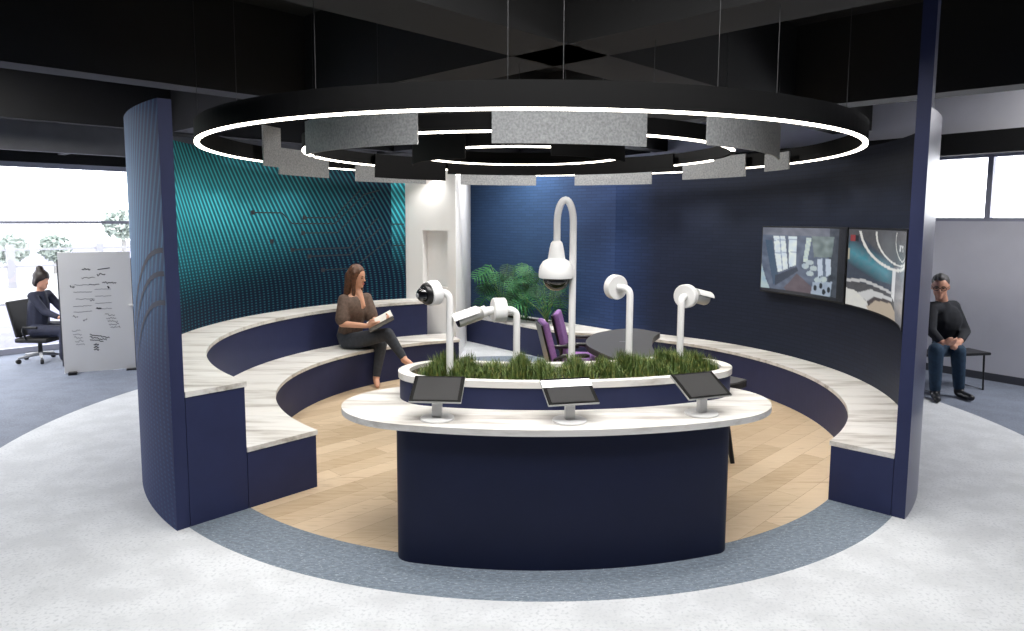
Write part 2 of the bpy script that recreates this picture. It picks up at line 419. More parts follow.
# walls behind the photographer close the hall
b = BM(); local_box(b, left_end, dR, dA, 0, 24, -.2, 0, -.1, 4.6); struct('wall_rear_left', b, M['roomgrey'])
b = BM(); local_box(b, right_end, dA, dR, -26, 0, 0, .2, -.1, 4.6); struct('wall_rear_right', b, M['roomgrey'])

# outdoors beyond the left window
b = BM(); add_box(b, PL+nA*32+Vector((0, 0, -.3)), (110, 62, .3), Matrix((dA, nA, Vector((0, 0, 1)))).transposed()); struct('outside_ground', b, M['outground'])
b = BM(); local_box(b, PL, dA, nA, -30, 40, 9, 22, -.15, -.1); struct('outside_path', b, M['outlawn'])
fence = thing('railing_fence', 'pale railing fence standing outside beyond the big window', 'fence')
b = BM()
for z in (.55, 1.1): local_box(b, PL, dA, nA, -14, 30, 14, 14.06, z, z+.07)
obj('rail', b, M['outwall'], fence)
for i in range(-5, 11):
    b = BM(); local_box(b, PL, dA, nA, i*2.6, i*2.6+.22, 13.95, 14.15, -.15, 1.3); obj('post', b, M['outwall'], fence)
def foliage(bm, c, rad, n, leaf, rnd):
    for i in range(n):
        v = Vector((rnd.gauss(0, 1), rnd.gauss(0, 1), rnd.gauss(0, 1))).normalized()*rad*rnd.uniform(.55, 1)
        v.z *= .85; p = Vector(c)+v
        x = Vector((rnd.uniform(-1, 1), rnd.uniform(-1, 1), rnd.uniform(-1, 1))).normalized(); y = x.orthogonal().normalized()
        q = [p+x*leaf, p+y*leaf*.5, p-x*leaf, p-y*leaf*.5]
        bm.faces.new([bm.verts.new(a) for a in q])
rnd = random.Random(3)
for i, (s, t, h, rr, lb) in enumerate(((6.95, 17, 2.5, .7, 'pale leafy tree outside, tallest one behind the fence by the navy wall end'), (5.3, 20, 1.5, .6, 'small pale round tree outside, middle of the row behind the fence'), (3.7, 20, 1.5, .7, 'small pale round tree outside, at the left end of the row behind the fence'))):
    p = PL+dA*s+nA*t
    tr = thing('tree', lb, 'tree', p+Vector((0, 0, -.15)), 0, 'pale trees outside')
    b = BM(); foliage(b, (0, 0, h-.4), rr, 420, .16, rnd); obj('crown', b, M['tree'], tr)
    b = BM(); add_tube(b, [(0, 0, 0), (.05, 0, h*.5), (0, .05, h-.3)], [.12, .09, .05]); obj('trunk', b, M['trunk'], tr)

# ------------------------------------------------------------------ pavilion walls
WI, WO, WT = 3.634, 3.726, 2.99
TL, TR = 228.74, -41.01
def wall_mesh(a0, a1, z1, m_in, m_out, m_edge):
    b = BM(); add_arc(b, rect(WI, WO, -.004, z1), a0, a1, 1.0)
    bmesh.ops.recalc_face_normals(b, faces=b.faces)
    me = bpy.data.meshes.new('wall'); 
    for m_ in (m_edge, m_in, m_out): me.materials.append(m_)
    for f in b.faces:
        c = f.calc_center_median(); c.z = 0
        if len(f.verts) == 4 and abs(f.normal.z) < .5:
            d = f.normal.dot(c.normalized())
            f.material_index = 2 if d > .9 else 1 if d < -.9 else 0
    b.to_mesh(me); b.free(); return me
wl = link('wall_left_curved', wall_mesh(120.6, TL, WT, M['mural_in'], M['mural_out'], M['navy']), None); wl['kind'] = 'structure'
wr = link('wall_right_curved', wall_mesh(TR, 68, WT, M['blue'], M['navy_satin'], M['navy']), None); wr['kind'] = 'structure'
# the tall end post of the right wall
b = BM(); add_arc(b, rect(WI, WO, WT, 4.6), TR, TR+1.4, .7); struct('wall_right_post', b, M['navy'])
# straight run of the blue wall at the alcove
W0, W1 = pol(WI, 68), Vector((-1.08, 6.1, 0))
dW = (W1-W0).normalized(); nW = Vector((dW.y, -dW.x, 0))
b = BM(); uvl = b.loops.layers.uv.verify()
L = (W1-W0).length; u0 = R(68)*WO
local_box(b, W0, dW, nW, 0, L+.1, 0, .09, -.004, WT)
for f in b.faces:
    for l in f.loops: l[uvl].uv = (u0+(l.vert.co-W0).dot(dW), l.vert.co.z)
struct('wall_right_alcove', b, M['blue'])
# white end block between mural and alcove, with its niche
A_, B_ = pol(WI, 120.5), pol(3.05, 110.3)
blk = [(A_.x, A_.y), (B_.x, B_.y), (-1.1, 6.3), (-3.2, 6.3), (-3.2, 4.2), (pol(WO, 120.5).x-.02, pol(WO, 120.5).y+.02)]
dF = (B_-A_).normalized(); nF = Vector((-dF.y, dF.x, 0)); LF = (B_-A_).length
b = BM()
s0, s1, nz0, nz1 = LF*.34, LF*.84, 1.18, 2.03
inn = -nF if (-nF).dot(Vector((0, 1, 0))) > 0 else nF
P3 = lambda s, t, z: A_+dF*s+inn*t+Vector((0, 0, z))
def quad(*p): b.faces.new([b.verts.new(q) for q in p])
quad(P3(0, 0, 0), P3(s0, 0, 0), P3(s0, 0, WT), P3(0, 0, WT)); quad(P3(s1, 0, 0), P3(LF, 0, 0), P3(LF, 0, WT), P3(s1, 0, WT))
quad(P3(s0, 0, 0), P3(s1, 0, 0), P3(s1, 0, nz0), P3(s0, 0, nz0)); quad(P3(s0, 0, nz1), P3(s1, 0, nz1), P3(s1, 0, WT), P3(s0, 0, WT))
D = .16
quad(P3(s0, D, nz0), P3(s1, D, nz0), P3(s1, D, nz1), P3(s0, D, nz1))
quad(P3(s0, 0, nz0), P3(s0, D, nz0), P3(s0, D, nz1), P3(s0, 0, nz1)); quad(P3(s1, 0, nz0), P3(s1, D, nz0), P3(s1, D, nz1), P3(s1, 0, nz1))
quad(P3(s0, 0, nz0), P3(s1, 0, nz0), P3(s1, D, nz0), P3(s0, D, nz0)); quad(P3(s0, 0, nz1), P3(s1, 0, nz1), P3(s1, D, nz1), P3(s0, D, nz1))
n_ = len(blk)
for i in range(1, n_):
    p, q = blk[i], blk[(i+1) % n_]; quad((p[0], p[1], 0), (q[0], q[1], 0), (q[0], q[1], WT), (p[0], p[1], WT))
quad(*[(x, y, WT) for x, y in blk])
bmesh.ops.remove_doubles(b, verts=b.verts, dist=1e-4)
struct('wall_white_niche', b, M['white'])
# printed circuit lines on the mural
TRACE = mat('circuit_print_dark', (14, 22, 34), .55)
def ang_trace(pts, r=WI-.002, w=.016, name='circuit_trace', parent=wl, m=TRACE):
    b = BM(); prev = None
    dense = []
    for (a0, z0), (a1, z1) in zip(pts, pts[1:]):
        k = max(1, int(abs(a1-a0)/1.0))
        for i in range(k): dense.append((a0+(a1-a0)*i/k, z0+(z1-z0)*i/k))
    dense.append(pts[-1])
    for i, (a, z) in enumerate(dense):
        p0 = dense[max(i-1, 0)]; p1 = dense[min(i+1, len(dense)-1)]
        du, dz = (p1[0]-p0[0])*R(1)*r, p1[1]-p0[1]; l = math.hypot(du, dz) or 1
        ou, oz = -dz/l*w/2, du/l*w/2
        c = [b.verts.new(pol(r, a+math.degrees(ou/r)*s, z+oz*s)) for s in (-1, 1)]
        if prev: b.faces.new((prev[0], prev[1], c[1], c[0]))
        prev = c
    return obj(name, b, m, parent)
TRC = [[(160.5, 2.27), (152.5, 2.27), (149.8, 2.13), (138.5, 2.13), (131, 2.55), (127, 2.62)],
       [(146.5, 2.21), (138.8, 2.21), (131.8, 2.62)], [(147, 2.0), (138, 2.0), (128.5, 2.52)],
       [(150, 1.78), (135, 1.78), (127.5, 2.22)], [(145.5, 1.68), (134.8, 1.68), (126.5, 2.08)], [(142, 1.48), (134, 1.48), (128, 1.75), (124.3, 1.9)],
       [(124.0, 2.12), (120.9, 2.12)], [(124.0, 1.8), (120.9, 1.8)]]
for t in TRC: ang_trace(t)
for a, z in ((160.5, 2.27), (146.5, 2.21), (147, 2.0), (150, 1.78), (145.5, 1.68), (142, 1.48), (155.5, 1.9)):
    ang_trace([(a-.5, z), (a+.5, z)], w=.055, name='circuit_node')
TR2 = mat('arc_print_dark', (34, 44, 66), .6, spec=.15)
for z in (1.62, 1.82, 1.98):
    pts = [(214+14.5*k/14, z-.62*(1-(k/14))**2) for k in range(15)]
    ang_trace(pts, r=WO+.002, w=.035, name='arc_print', m=TR2)

# ------------------------------------------------------------------ benches
tb = thing('tiered_bench', 'navy two-tier curved bench with stone seats below the teal mural', 'bench')
b = BM(); add_arc(b, [(2.602, 0), (3.19, 0), (3.19, .44), (2.602, .44)], 111.9, TL, 1.0)
obj('lower_riser', b, M['navy'], tb)
b = BM(); add_arc(b, [(3.195, 0), (3.63, 0), (3.63, .945), (3.195, .945)], 117.7, TL, 1.0)
obj('upper_riser', b, M['navy'], tb)
b = BM(); add_arc(b, rect(2.59, 3.193, .4402, .4785), 111.7, TL+.15, 1.0); obj('lower_seat', b, M['stone'], tb)
b = BM(); add_arc(b, rect(3.18, 3.632, .9452, .984), 117.5, TL+.15, 1.0); obj('upper_seat', b, M['stone'], tb)

rb_ = thing('curved_bench', 'long navy curved bench with stone seat below the two wall screens', 'bench')
K0 = Vector((.60, 3.12, 0)); K1 = Vector((-1.08, 5.0, 0))
aK = math.degrees(math.atan2(K0.y, K0.x))
def bench_plan(front_r, off):
    pts = [(front_r*math.cos(R(a)), front_r*math.sin(R(a))) for a in [TR+(aK-TR)*i/90 for i in range(91)]]
    d = (K1-K0).normalized(); nn = Vector((d.y, -d.x, 0)); pts += [((K1-nn*off).x, (K1-nn*off).y), (W1.x, W1.y-.004)]
    a = 68
    pts += [(3.63*math.cos(R(a)), 3.63*math.sin(R(a))) for a in [68+(TR-68)*i/90 for i in range(91)]]
    return pts
b = BM(); add_poly_prism(b, bench_plan(3.182, 0), 0.0006, .44); obj('riser', b, M['navy'], rb_)
b = BM(); add_poly_prism(b, bench_plan(3.17, .012), .4402, .4785); obj('seat', b, M['stone'], rb_)
b = BM(); add_poly_prism(b, [(-.55, 4.93), (-.43, 5.06), (.43, 4.2), (.3, 4.06)], .479, .484); obj('soil_slot', b, M['soil'], rb_)

# ------------------------------------------------------------------ monstera plants in the bench slot
def leaf_mesh(bm, base, tip_dir, up, size, rnd):
    """a split heart-shaped leaf: midrib with fingers on both sides"""
    d = tip_dir.normalized(); s = d.cross(up).normalized(); u = s.cross(d)
    nf = 7
    for side in (-1, 1):
        for k in range(nf):
            t = k/(nf-1); root = base+d*size*(.08+.8*t); ln = size*(.7*math.sin(PI*(.22+.68*t))+.06)
            w = size*.034
            out = (s*side*1.0+d*(.25+.65*t)).normalized()
            droop = -u*ln*.28
            a, b_ = root-d*w, root+d*w
            m1 = root+out*ln*.6+u*ln*.05; tip = root+out*ln+droop
            v = [bm.verts.new(q) for q in (a, m1-d*w*1.1, tip, m1+d*w*1.1, b_)]
            bm.faces.new(v if side > 0 else v[::-1])
    v = [bm.verts.new(q) for q in (base-s*size*.03, base+d*size*.5-s*size*.05, base+d*size*1.02-u*size*.1, base+d*size*.5+s*size*.05, base+s*size*.03)]
    bm.faces.new(v)
def V2(o, l): return Vector((o.x+l[0], o.y+l[1], 0))
def plant(loc, label, heights, spread, seed, lean=(0, 0)):
    rnd = random.Random(seed); t = thing('monstera_plant', label, 'plant', loc, 0, 'potted monsteras on the bench')
    stems = BM()
    for i, h in enumerate(heights):
        a = 2*PI*i/len(heights)*1.0+rnd.uniform(-.3, .3)
        r = spread*rnd.uniform(.45, 1)
        off = Vector((math.cos(a)*r*1.0+lean[0]*h, math.sin(a)*r*.38+lean[1]*h, h))
        off.x = max(off.x+loc[0], -.93+rnd.uniform(0, .35))-loc[0]
        ex = (V2(off, loc)-W0).dot(nW)+.2+rnd.uniform(0, .25)
        if ex > 0: off -= nW*ex
        mid = Vector((off.x*.35, off.y*.35, h*.65))
        pts = [Vector((0, 0, 0)).lerp(mid, q)*(1-q)+mid.lerp(off, q)*q for q in (0, .2, .4, .6, .8, 1)]
        add_tube(stems, pts, [.012, .011, .01, .009, .008, .006], 6)
        lb = BM(); td = Vector((max(off.x*.8, -.25)+rnd.uniform(-.15, .15), off.y*.6-.18, -.12-rnd.uniform(0, .2)))
        if td.length < .2: td = Vector((rnd.uniform(-.5, .5), -.3, -.2))
        leaf_mesh(lb, off, td, Vector((0, -.55, .85)), rnd.uniform(.27, .4), rnd)
        obj('leaf', lb, M['leaf'] if i % 3 else M['leaf2'], t)
    obj('stem', stems, M['stem'], t, smooth=True)
plant((-.45, 4.95, .484), 'leafy split-leaf green plant by the white wall edge, leftmost of the clump', [.5, .66, .8, .42, .9, .58, .72, .34, .84, .6, .48, .76, .94, .4], .62, 11)
plant((.0, 4.5, .484), 'dark dense split-leaf green plant in the middle of the bench clump', [.86, .95, .74, .9, .62, .5, .8, .4, .98, .7, .84, .56], .46, 5)
plant((.35, 4.15, .484), 'split-leaf green plant with long bare stalks behind the tall hooked camera pole', [.55, .7, .4, .82, .6, .3, .48, .76, .36, .64, .5, .8, .72, .88], .58, 21)

# ------------------------------------------------------------------ counter, planter
AC = -85.1
ct = thing('reception_counter', 'navy bow-fronted counter with rounded stone worktop in the middle', 'counter')
b = BM(); add_poly_prism(b, polar_plan(AC, 20.15, 2.46, 3.287, 2.2, .125, 8), .0007, .884)
obj('base', b, M['navy_dark'], ct, sharp=40)
b = BM(); add_poly_prism(b, polar_plan(-85.05, 30.75, 2.30, 3.345, 11.5, .52, 16), .8845, .926)
obj('worktop', b, M['stone'], ct, sharp=40)
pa = thing('planter_box', 'low navy planter trough with white rim and grass on the worktop', 'planter')
po = polar_plan(-82.75, 27.55, 2.25, 2.90, 7.2, .325, 14); pi_ = polar_plan(-82.75, 26.05, 2.31, 2.84, 6.0, .265, 14)
po2 = polar_plan(-82.75, 27.75, 2.243, 2.907, 7.2, .332, 14)
b = BM(); add_poly_prism(b, po, .9265, 1.075); obj('trough', b, M['navy_mid'], pa, sharp=40)
b = BM(); inset_ring(b, po2, pi_, 1.0755, 1.12); obj('rim', b, M['stone'], pa, sharp=40)
b = BM(); add_poly_prism(b, pi_, 1.0756, 1.092); obj('soil', b, M['soil'], pa)
gb = BM(); rnd = random.Random(4)
clumps = [(-103.5, 1), (-100, .8), (-95.5, .55), (-91, 1.05), (-87.5, .7), (-82, .9), (-77, .75), (-73, 1.0), (-69.5, .7), (-65, 1.0), (-60.8, .85)]
def blade(a, r, h, lean):
    p = pol(r, a, 1.09); d = Vector((rnd.gauss(0, 1), rnd.gauss(0, 1), 0)).normalized(); s = Vector((-d.y, d.x, 0))*rnd.uniform(.0022, .004)
    m1 = p+d*lean*.3+Vector((0, 0, h*.6)); tip = p+d*lean+Vector((0, 0, h))
    v = [gb.verts.new(q) for q in (p-s, p+s, m1+s*.8, m1-s*.8)]; gb.faces.new(v); t = gb.verts.new(tip); gb.faces.new((v[3], v[2], t))
for ca, s in clumps:
    for i in range(int(950*s)):
        a = ca+rnd.gauss(0, 1.05); r = 2.575+rnd.gauss(0, .1)
        if not (2.34 < r < 2.81 and -107.4 < a < -58.4): continue
        fall = math.exp(-((a-ca)/1.9)**2)
        blade(a, r, (.03+.13*fall*s)*rnd.uniform(.6, 1.1), rnd.uniform(.01, .07))
for i in range(3600):
    a = rnd.uniform(-107.6, -58); r = 2.575+rnd.uniform(-.23, .23)
    e = min(a+108.3, -57.3-a); lim = .23*min(1, math.sqrt(max(0, 1-(max(0, 4.5-e)/5)**2)))
    if abs(r-2.575) < lim: blade(a, r, rnd.uniform(.015, .05), rnd.uniform(.01, .05))
g_ = obj('grass', gb, M['grass'], None); tag(g_, 'short green ornamental grass growing along the planter trough', 'grass', kind='stuff')

# ------------------------------------------------------------------ tablets on stands
def tablet(a, r, yaw, label, bar=False):
    p = pol(r, a, .927); t = thing('tablet_stand', label, 'tablet', p, R(a+90+yaw), 'tablets on the counter')
    # local: -y faces outward (towards the visitor), tablet leans back
    b = BM(); add_lathe(b, [(.0, 0), (.108, 0), (.11, .004), (.108, .011), (.05, .014), (0, .014)], n=36); obj('foot_plate', b, M['white_metal'], t, sharp=40)
    b = BM(); add_box(b, (0, 0, .085), (.064, .04, .15)); bevel(b, .008); obj('stem', b, M['white_metal'], t)
    rot = Matrix.Rotation(R(27), 3, 'X'); c = Vector((0, .02, .185))
    b = BM(); add_box(b, (0, 0, 0), (.335, .25, .016)); bevel(b, .006)
    for v in b.verts: v.co = rot @ v.co+c
    tb_ = obj('tablet', b, M['silver'], t)
    b = BM(); add_box(b, (0, 0, .0087), (.33, .245, .0016))
    for v in b.verts: v.co = rot @ v.co+c
    obj('bezel', b, M['bezel'], tb_)
    b = BM(); add_box(b, (0, -.0 if not bar else -.032, .0101), (.282, .218 if not bar else .15, .0012))
    for v in b.verts: v.co = rot @ v.co+c
    obj('screen', b, M['screen_off'], tb_)
    if bar:
        b = BM(); add_box(b, (0, .072, .0102), (.33, .068, .0012))  # plain white band across the tablet's full width
        for v in b.verts: v.co = rot @ v.co+c
        tag(obj('top_band', b, M['screen_white'], tb_), 'white band across the top of the screen')
M['screen_white'] = mat('white_screen_band', (235, 235, 235), .3, emit=(240, 240, 240), strength=.75)
tablet(-100.3, 3.175, 8, 'dark tablet on white stand below the small dome camera, left end of the counter')
tablet(-84.95, 3.155, 9, 'tablet with a white band on top, middle of the counter', True)
tablet(-68.5, 3.165, 1, 'dark tablet on white stand near the rounded right end of the worktop')

# ------------------------------------------------------------------ camera poles
def bend(p0, p1, p2, n=8):
    p0, p1, p2 = map(Vector, (p0, p1, p2)); return [p0*(1-t)**2+p1*2*t*(1-t)+p2*t*t for t in [i/n for i in range(n+1)]]
ZP = 1.0925
def pole(name, label, x, y, top, elbow_dir, reach, group='camera poles in the planter'):
    t = thing(name, label, 'security camera', (x, y, ZP), 0, group)
    e = Vector(elbow_dir).normalized(); h = top-ZP
    pts = [Vector((0, 0, 0)), Vector((0, 0, h-.06))]+bend((0, 0, h-.06), (0, 0, h), e*.06+Vector((0, 0, h)))[1:]+[e*reach+Vector((0, 0, h))]
    b = BM(); add_tube(b, pts, .0255, 16); obj('pole', b, M['white_metal'], t, sharp=50)
    return t, e, Vector((0, 0, h))+e*reach
def disc(t, c, axis, r=.088, th=.06, nm='mounting_disc'):
    a = Vector(axis).normalized()
    b = BM(); add_lathe(b, [(0, -th/2), (r*.94, -th/2), (r, -th/2+.006), (r, th/2-.006), (r*.94, th/2), (0, th/2)], c, a, 36)
    return obj(nm, b, M['white_metal'], t, sharp=40)
def bullet(t, c, axis, ln=.26, r=.043):
    a = Vector(axis).normalized(); x = a.cross(Vector((0, 0, 1))).normalized(); u = x.cross(a)
    b = BM(); add_lathe(b, [(0, 0), (r*.8, 0), (r, .015), (r, ln-.01), (r*.95, ln), (0, ln)], c, a, 28); body = obj('camera_body', b, M['silver'], t, sharp=40)
    b = BM(); add_lathe(b, [(0, ln-.001), (r*.86, ln-.001), (r*.86, ln+.006), (0, ln+.008)], c, a, 28); obj('lens', b, M['gloss'], body)
    # curved sun hood over the body
    b = BM(); prev = None
    for k in range(13):
        th = R(-75+150*k/12)
        for j, rr in enumerate((r+.006, r+.012)): pass
        d = u*math.cos(th)+x*math.sin(th)
        cur = [b.verts.new(c+a*(.03)+d*(r+.004)), b.verts.new(c+a*(ln+.035)+d*(r+.004)), b.verts.new(c+a*(ln+.035)+d*(r+.01)), b.verts.new(c+a*(.03)+d*(r+.01))]
        if prev:
            for q in range(4): b.faces.new((prev[q], prev[(q+1) % 4], cur[(q+1) % 4], cur[q]))
        else: b.faces.new(cur)
        prev = cur
    b.faces.new(prev[::-1]); obj('sun_hood', b, M['white_metal'], t, sharp=40)
    b = BM(); add_lathe(b, [(0, -.03), (r*.82, -.03), (r*.82, 0), (0, 0)], c, a, 24); obj('rear_cap', b, M['white_metal'], t)
# 1 black-faced dome on the left pole
t, e, p = pole('camera_pole', 'white pole with small black-faced dome camera, leftmost in the planter', -.541, -2.62, 1.688, (-1, -.25, 0), .1)
ax = Vector((-.8, -.62, -.08)).normalized()
disc(t, p+ax*.02, ax, .088, .075)
b = BM(); add_lathe(b, [(.076, 0), (.076, .022), (.066, .034), (.05, .036)], p+ax*.057, ax, 36); obj('dome_ring', b, M['black'], t, sharp=40)
b = BM(); add_lathe(b, [(.054*math.cos(R(q)), .054*math.sin(R(q))) for q in range(0, 91, 10)], p+ax*.09, ax, 32)
dm = obj('dome', b, M['gloss'], t, smooth=True)
b = BM(); add_lathe(b, [(0, .046), (.016, .046), (.016, .056), (0, .057)], p+ax*.09, ax, 20); obj('lens', b, M['chip'], dm)
# 2 bullet on a short pole
t, e, p = pole('camera_pole', 'shortest white pole, its bullet camera pointing down to the left', -.071, -2.467, 1.548, (-1, -.15, 0), .1)
disc(t, p+Vector((-.03, 0, 0)), (-1, -.32, 0), .088, .09)
b = BM(); add_tube(b, [p+Vector((-.06, -.01, .0)), p+Vector((-.14, -.04, -.005))], .03, 14); obj('joint', b, M['white_metal'], t, sharp=40)
bullet(t, p+Vector((-.15, -.045, -.012)), (-1, -.42, -.32), .19, .05)
# 3 tall hook with pendant dome
t = thing('camera_pole', 'tallest white hooked pole with a bell-shaped dome camera hanging', 'security camera', (.335, -2.38, ZP), 0, 'camera poles in the planter')
top = 2.366-ZP; rad = .0585; hk = Vector((-.117, 0, 0))
cz = top-.19
pts = [Vector((0, 0, 0)), Vector((0, 0, cz*.5)), Vector((0, 0, cz))]
for k in range(1, 17): q = PI*k/16; pts.append(Vector((-.0585+.0585*math.cos(q), 0, cz+.165*math.sin(q))))
pts.append(Vector((-.117, 0, 2.02-ZP)))
b = BM(); add_tube(b, pts, .0255, 16); obj('pole', b, M['white_metal'], t, sharp=50)
c = Vector((-.119, 0, 0)); zz = lambda z: z-ZP
b = BM(); add_lathe(b, [(0, zz(2.045)), (.03, zz(2.045)), (.042, zz(2.03)), (.052, zz(1.99)), (.062, zz(1.925)), (.064, zz(1.915)), (.1, zz(1.895)), (.122, zz(1.86)), (.129, zz(1.82)), (.13, zz(1.785)), (.126, zz(1.775)), (.1, zz(1.772)), (0, zz(1.772))], c, (0, 0, 1), 40); obj('bell_housing', b, M['white_metal'], t, sharp=50)
b = BM(); add_lathe(b, [(.098*math.cos(R(q)), zz(1.771)-.092*math.sin(R(q))) for q in range(0, 91, 9)], c, (0, 0, 1), 36); obj('dome', b, M['gloss'], t, smooth=True)
# 4 pole whose mount turns its back
t, e, p = pole('camera_pole', 'white pole with a plain round mounting disc turned away, second from the right', .759, -2.362, 1.70, (-.8, .6, .0), .1)
disc(t, p+Vector((-.015, .025, .0)), (-.5, .86, .03), .092, .062)
b = BM(); ax = Vector((-.5, .86, .03)).normalized(); add_lathe(b, [(.06*math.cos(R(q)), .06*math.sin(R(q))) for q in range(0, 91, 10)], p+Vector((-.015, .025, .0))+ax*.032, ax, 28); obj('dome', b, M['gloss'], t, smooth=True)
# 5 bullet beyond a disc, looking to the right
t, e, p = pole('camera_pole', 'white pole with round disc and silver hooded camera aimed right, rightmost', 1.155, -2.273, 1.625, (.45, .8, 0), .07)
disc(t, p+Vector((.02, .03, -.0)), (.62, .78, .0), .09, .062)
b = BM(); add_tube(b, [p+Vector((.03, .05, 0)), p+Vector((.075, .09, 0))], .03, 14); obj('joint', b, M['white_metal'], t, sharp=40)
bullet(t, p+Vector((.075, .09, .0)), (1, .75, -.28), .17, .052)

# ------------------------------------------------------------------ wall screens
def poly_in(x, y, P):
    c = False; j = len(P)-1
    for i in range(len(P)):
        if (P[i][1] > y) != (P[j][1] > y) and x < (P[j][0]-P[i][0])*(y-P[i][1])/(P[j][1]-P[i][1])+P[i][0]: c = not c
        j = i
    return c
def seg_d(x, y, a, b):
    vx, vy = b[0]-a[0], b[1]-a[1]; t = max(0, min(1, ((x-a[0])*vx+(y-a[1])*vy)/(vx*vx+vy*vy+1e-9)))
    return math.hypot(x-a[0]-t*vx, y-a[1]-t*vy)
def pic_office(x, y):
    """a wide view of a bright corridor office; x, y in 0..1 from the top left"""
    n = noise.noise((x*14, y*14, 1))*.5+.5; n2 = noise.noise((x*40, y*40, 7))*.5+.5
    if x > .9: return (30+10*n, 30+10*n, 32+10*n)
    c = (74+40*n, 84+42*n, 104+44*n)
    if y < .12: c = (92+40*n, 96+40*n, 110+40*n)
    if x > .78: c = (46+46*n, 52+46*n, 62+46*n)
    if poly_in(x, y, [(.12, .13), (.25, .13), (.3, .62), (.17, .7)]): c = (205+40*n, 220+30*n, 238)
    if poly_in(x, y, [(.29, .13), (.39, .13), (.39, .56), (.31, .6)]): c = (205+40*n, 222+30*n, 240)
    for a, b_ in (((.19, .13), (.24, .67)), ((.12, .4), (.39, .36)), ((.12, .2), (.4, .17))):
        if seg_d(x, y, a, b_) < .006 and c[0] > 180: c = (150, 165, 190)
    if poly_in(x, y, [(.03, .2), (.11, .2), (.2, .78), (.14, .9)]): c = (66, 88, 112)
    if poly_in(x, y, [(.16, .74), (.4, .58), (.42, .64), (.16, .9)]): c = (52, 62, 80)
    if poly_in(x, y, [(.0, .58), (.05, .8), (.1, .95), (0, .95)]) : c = (150+60*n, 180+40*n, 205)
    if poly_in(x, y, [(.26, .92), (.4, .68), (.6, .86), (.58, .95), (.3, .97)]): c = (88+20*n, 76+20*n, 84+20*n)
    if poly_in(x, y, [(.5, .14), (.56, .14), (.52, .5), (.47, .5)]): c = (170+60*n2, 190+50*n2, 210)
    if poly_in(x, y, [(.56, .12), (.84, .12), (.82, .4), (.6, .42)]): c = (84+70*n, 98+70*n, 98+70*n)
    if poly_in(x, y, [(.64, .44), (.7, .43), (.72, .66), (.66, .7)]) or poly_in(x, y, [(.74, .43), (.81, .42), (.82, .64), (.76, .68)]): c = (196, 208, 224)
    for k, (ex, ey) in enumerate(((.55, .5), (.6, .58), (.56, .66), (.66, .74), (.73, .72), (.78, .8), (.5, .56))):   # pale desks along the room
        if ((x-ex)/.045)**2+((y-ey)/.04)**2 < 1: c = (170+30*n, 186+26*n, 204)
    if poly_in(x, y, [(.6, .78), (.84, .74), (.82, .97), (.58, .95)]): c = (150+30*n, 164+30*n, 182+30*n)
    for ex, ey in ((.63, .86), (.7, .82), (.74, .9), (.8, .86)):
        if ((x-ex)/.022)**2+((y-ey)/.04)**2 < 1: c = (34, 40, 50)
    if y > .95 and x < .9: c = (38, 40, 46)
    return c
def pic_pavilion(x, y):
    """a wide-angle view of the pavilion itself"""
    n = noise.noise((x*18, y*18, 3))*.5+.5
    c = (78+14*n, 78+14*n, 80+14*n)
    if poly_in(x, y, [(0, .08), (.25, .1), (.75, .46), (.8, .7), (0, .68)]): c = (62+14*n, 70+12*n, 82+12*n)
    d = seg_d(x, y, (.1, .3), (.6, .5))
    if d < .16 and y < .62: k = max(0, 1-d/.16)**.7; c = (62+50*k*n, 74+72*k, 84+76*k)
    if poly_in(x, y, [(.72, .42), (1, .3), (1, 1), (.78, 1)]): c = (118+20*n, 118+20*n, 122+20*n)
    if poly_in(x, y, [(.7, .43), (.76, .43), (.76, .8), (.7, .74)]): c = (222, 222, 224)
    if poly_in(x, y, [(0, .66), (.3, .63), (.72, .7), (.72, .73), (.3, .67), (0, .7)]): c = (196, 196, 196)
    if poly_in(x, y, [(0, .78), (.2, .8), (.38, .92), (.4, 1), (0, 1)]): c = (214+10*n, 213+10*n, 212)
    if poly_in(x, y, [(.22, .82), (.4, .74), (.72, .77), (.72, .8), (.45, .82), (.36, .9)]): c = (206, 206, 206)
    if poly_in(x, y, [(.36, .96), (.46, .85), (.7, .83), (.78, .9), (.8, 1), (.38, 1)]): c = (188, 174, 156)
    if poly_in(x, y, [(.36, .9), (.46, .82), (.7, .8), (.72, .83), (.47, .86), (.38, .96)]): c = (84, 78, 78)
    if x < .05 and .25 < y < .4: c = (176, 170, 150)
    for cx, cy, rx, ry in ((.88, .1, .15, .22), (.8, .02, .36, .36), (.72, -.12, .52, .56)):
        q = math.hypot((x-cx)/rx, (y-cy)/ry)
        if abs(q-1) < .03 and y > .02 and (x < cx+rx*.75): c = (226, 224, 218)
    if .06 < x < .2 and .08 < y < .15: c = (150, 60, 60) if x < .14 else (40, 40, 44)
    if .8 < x < .9 and .15 < y < .22 and n > .45: c = (205, 205, 205)
    return c
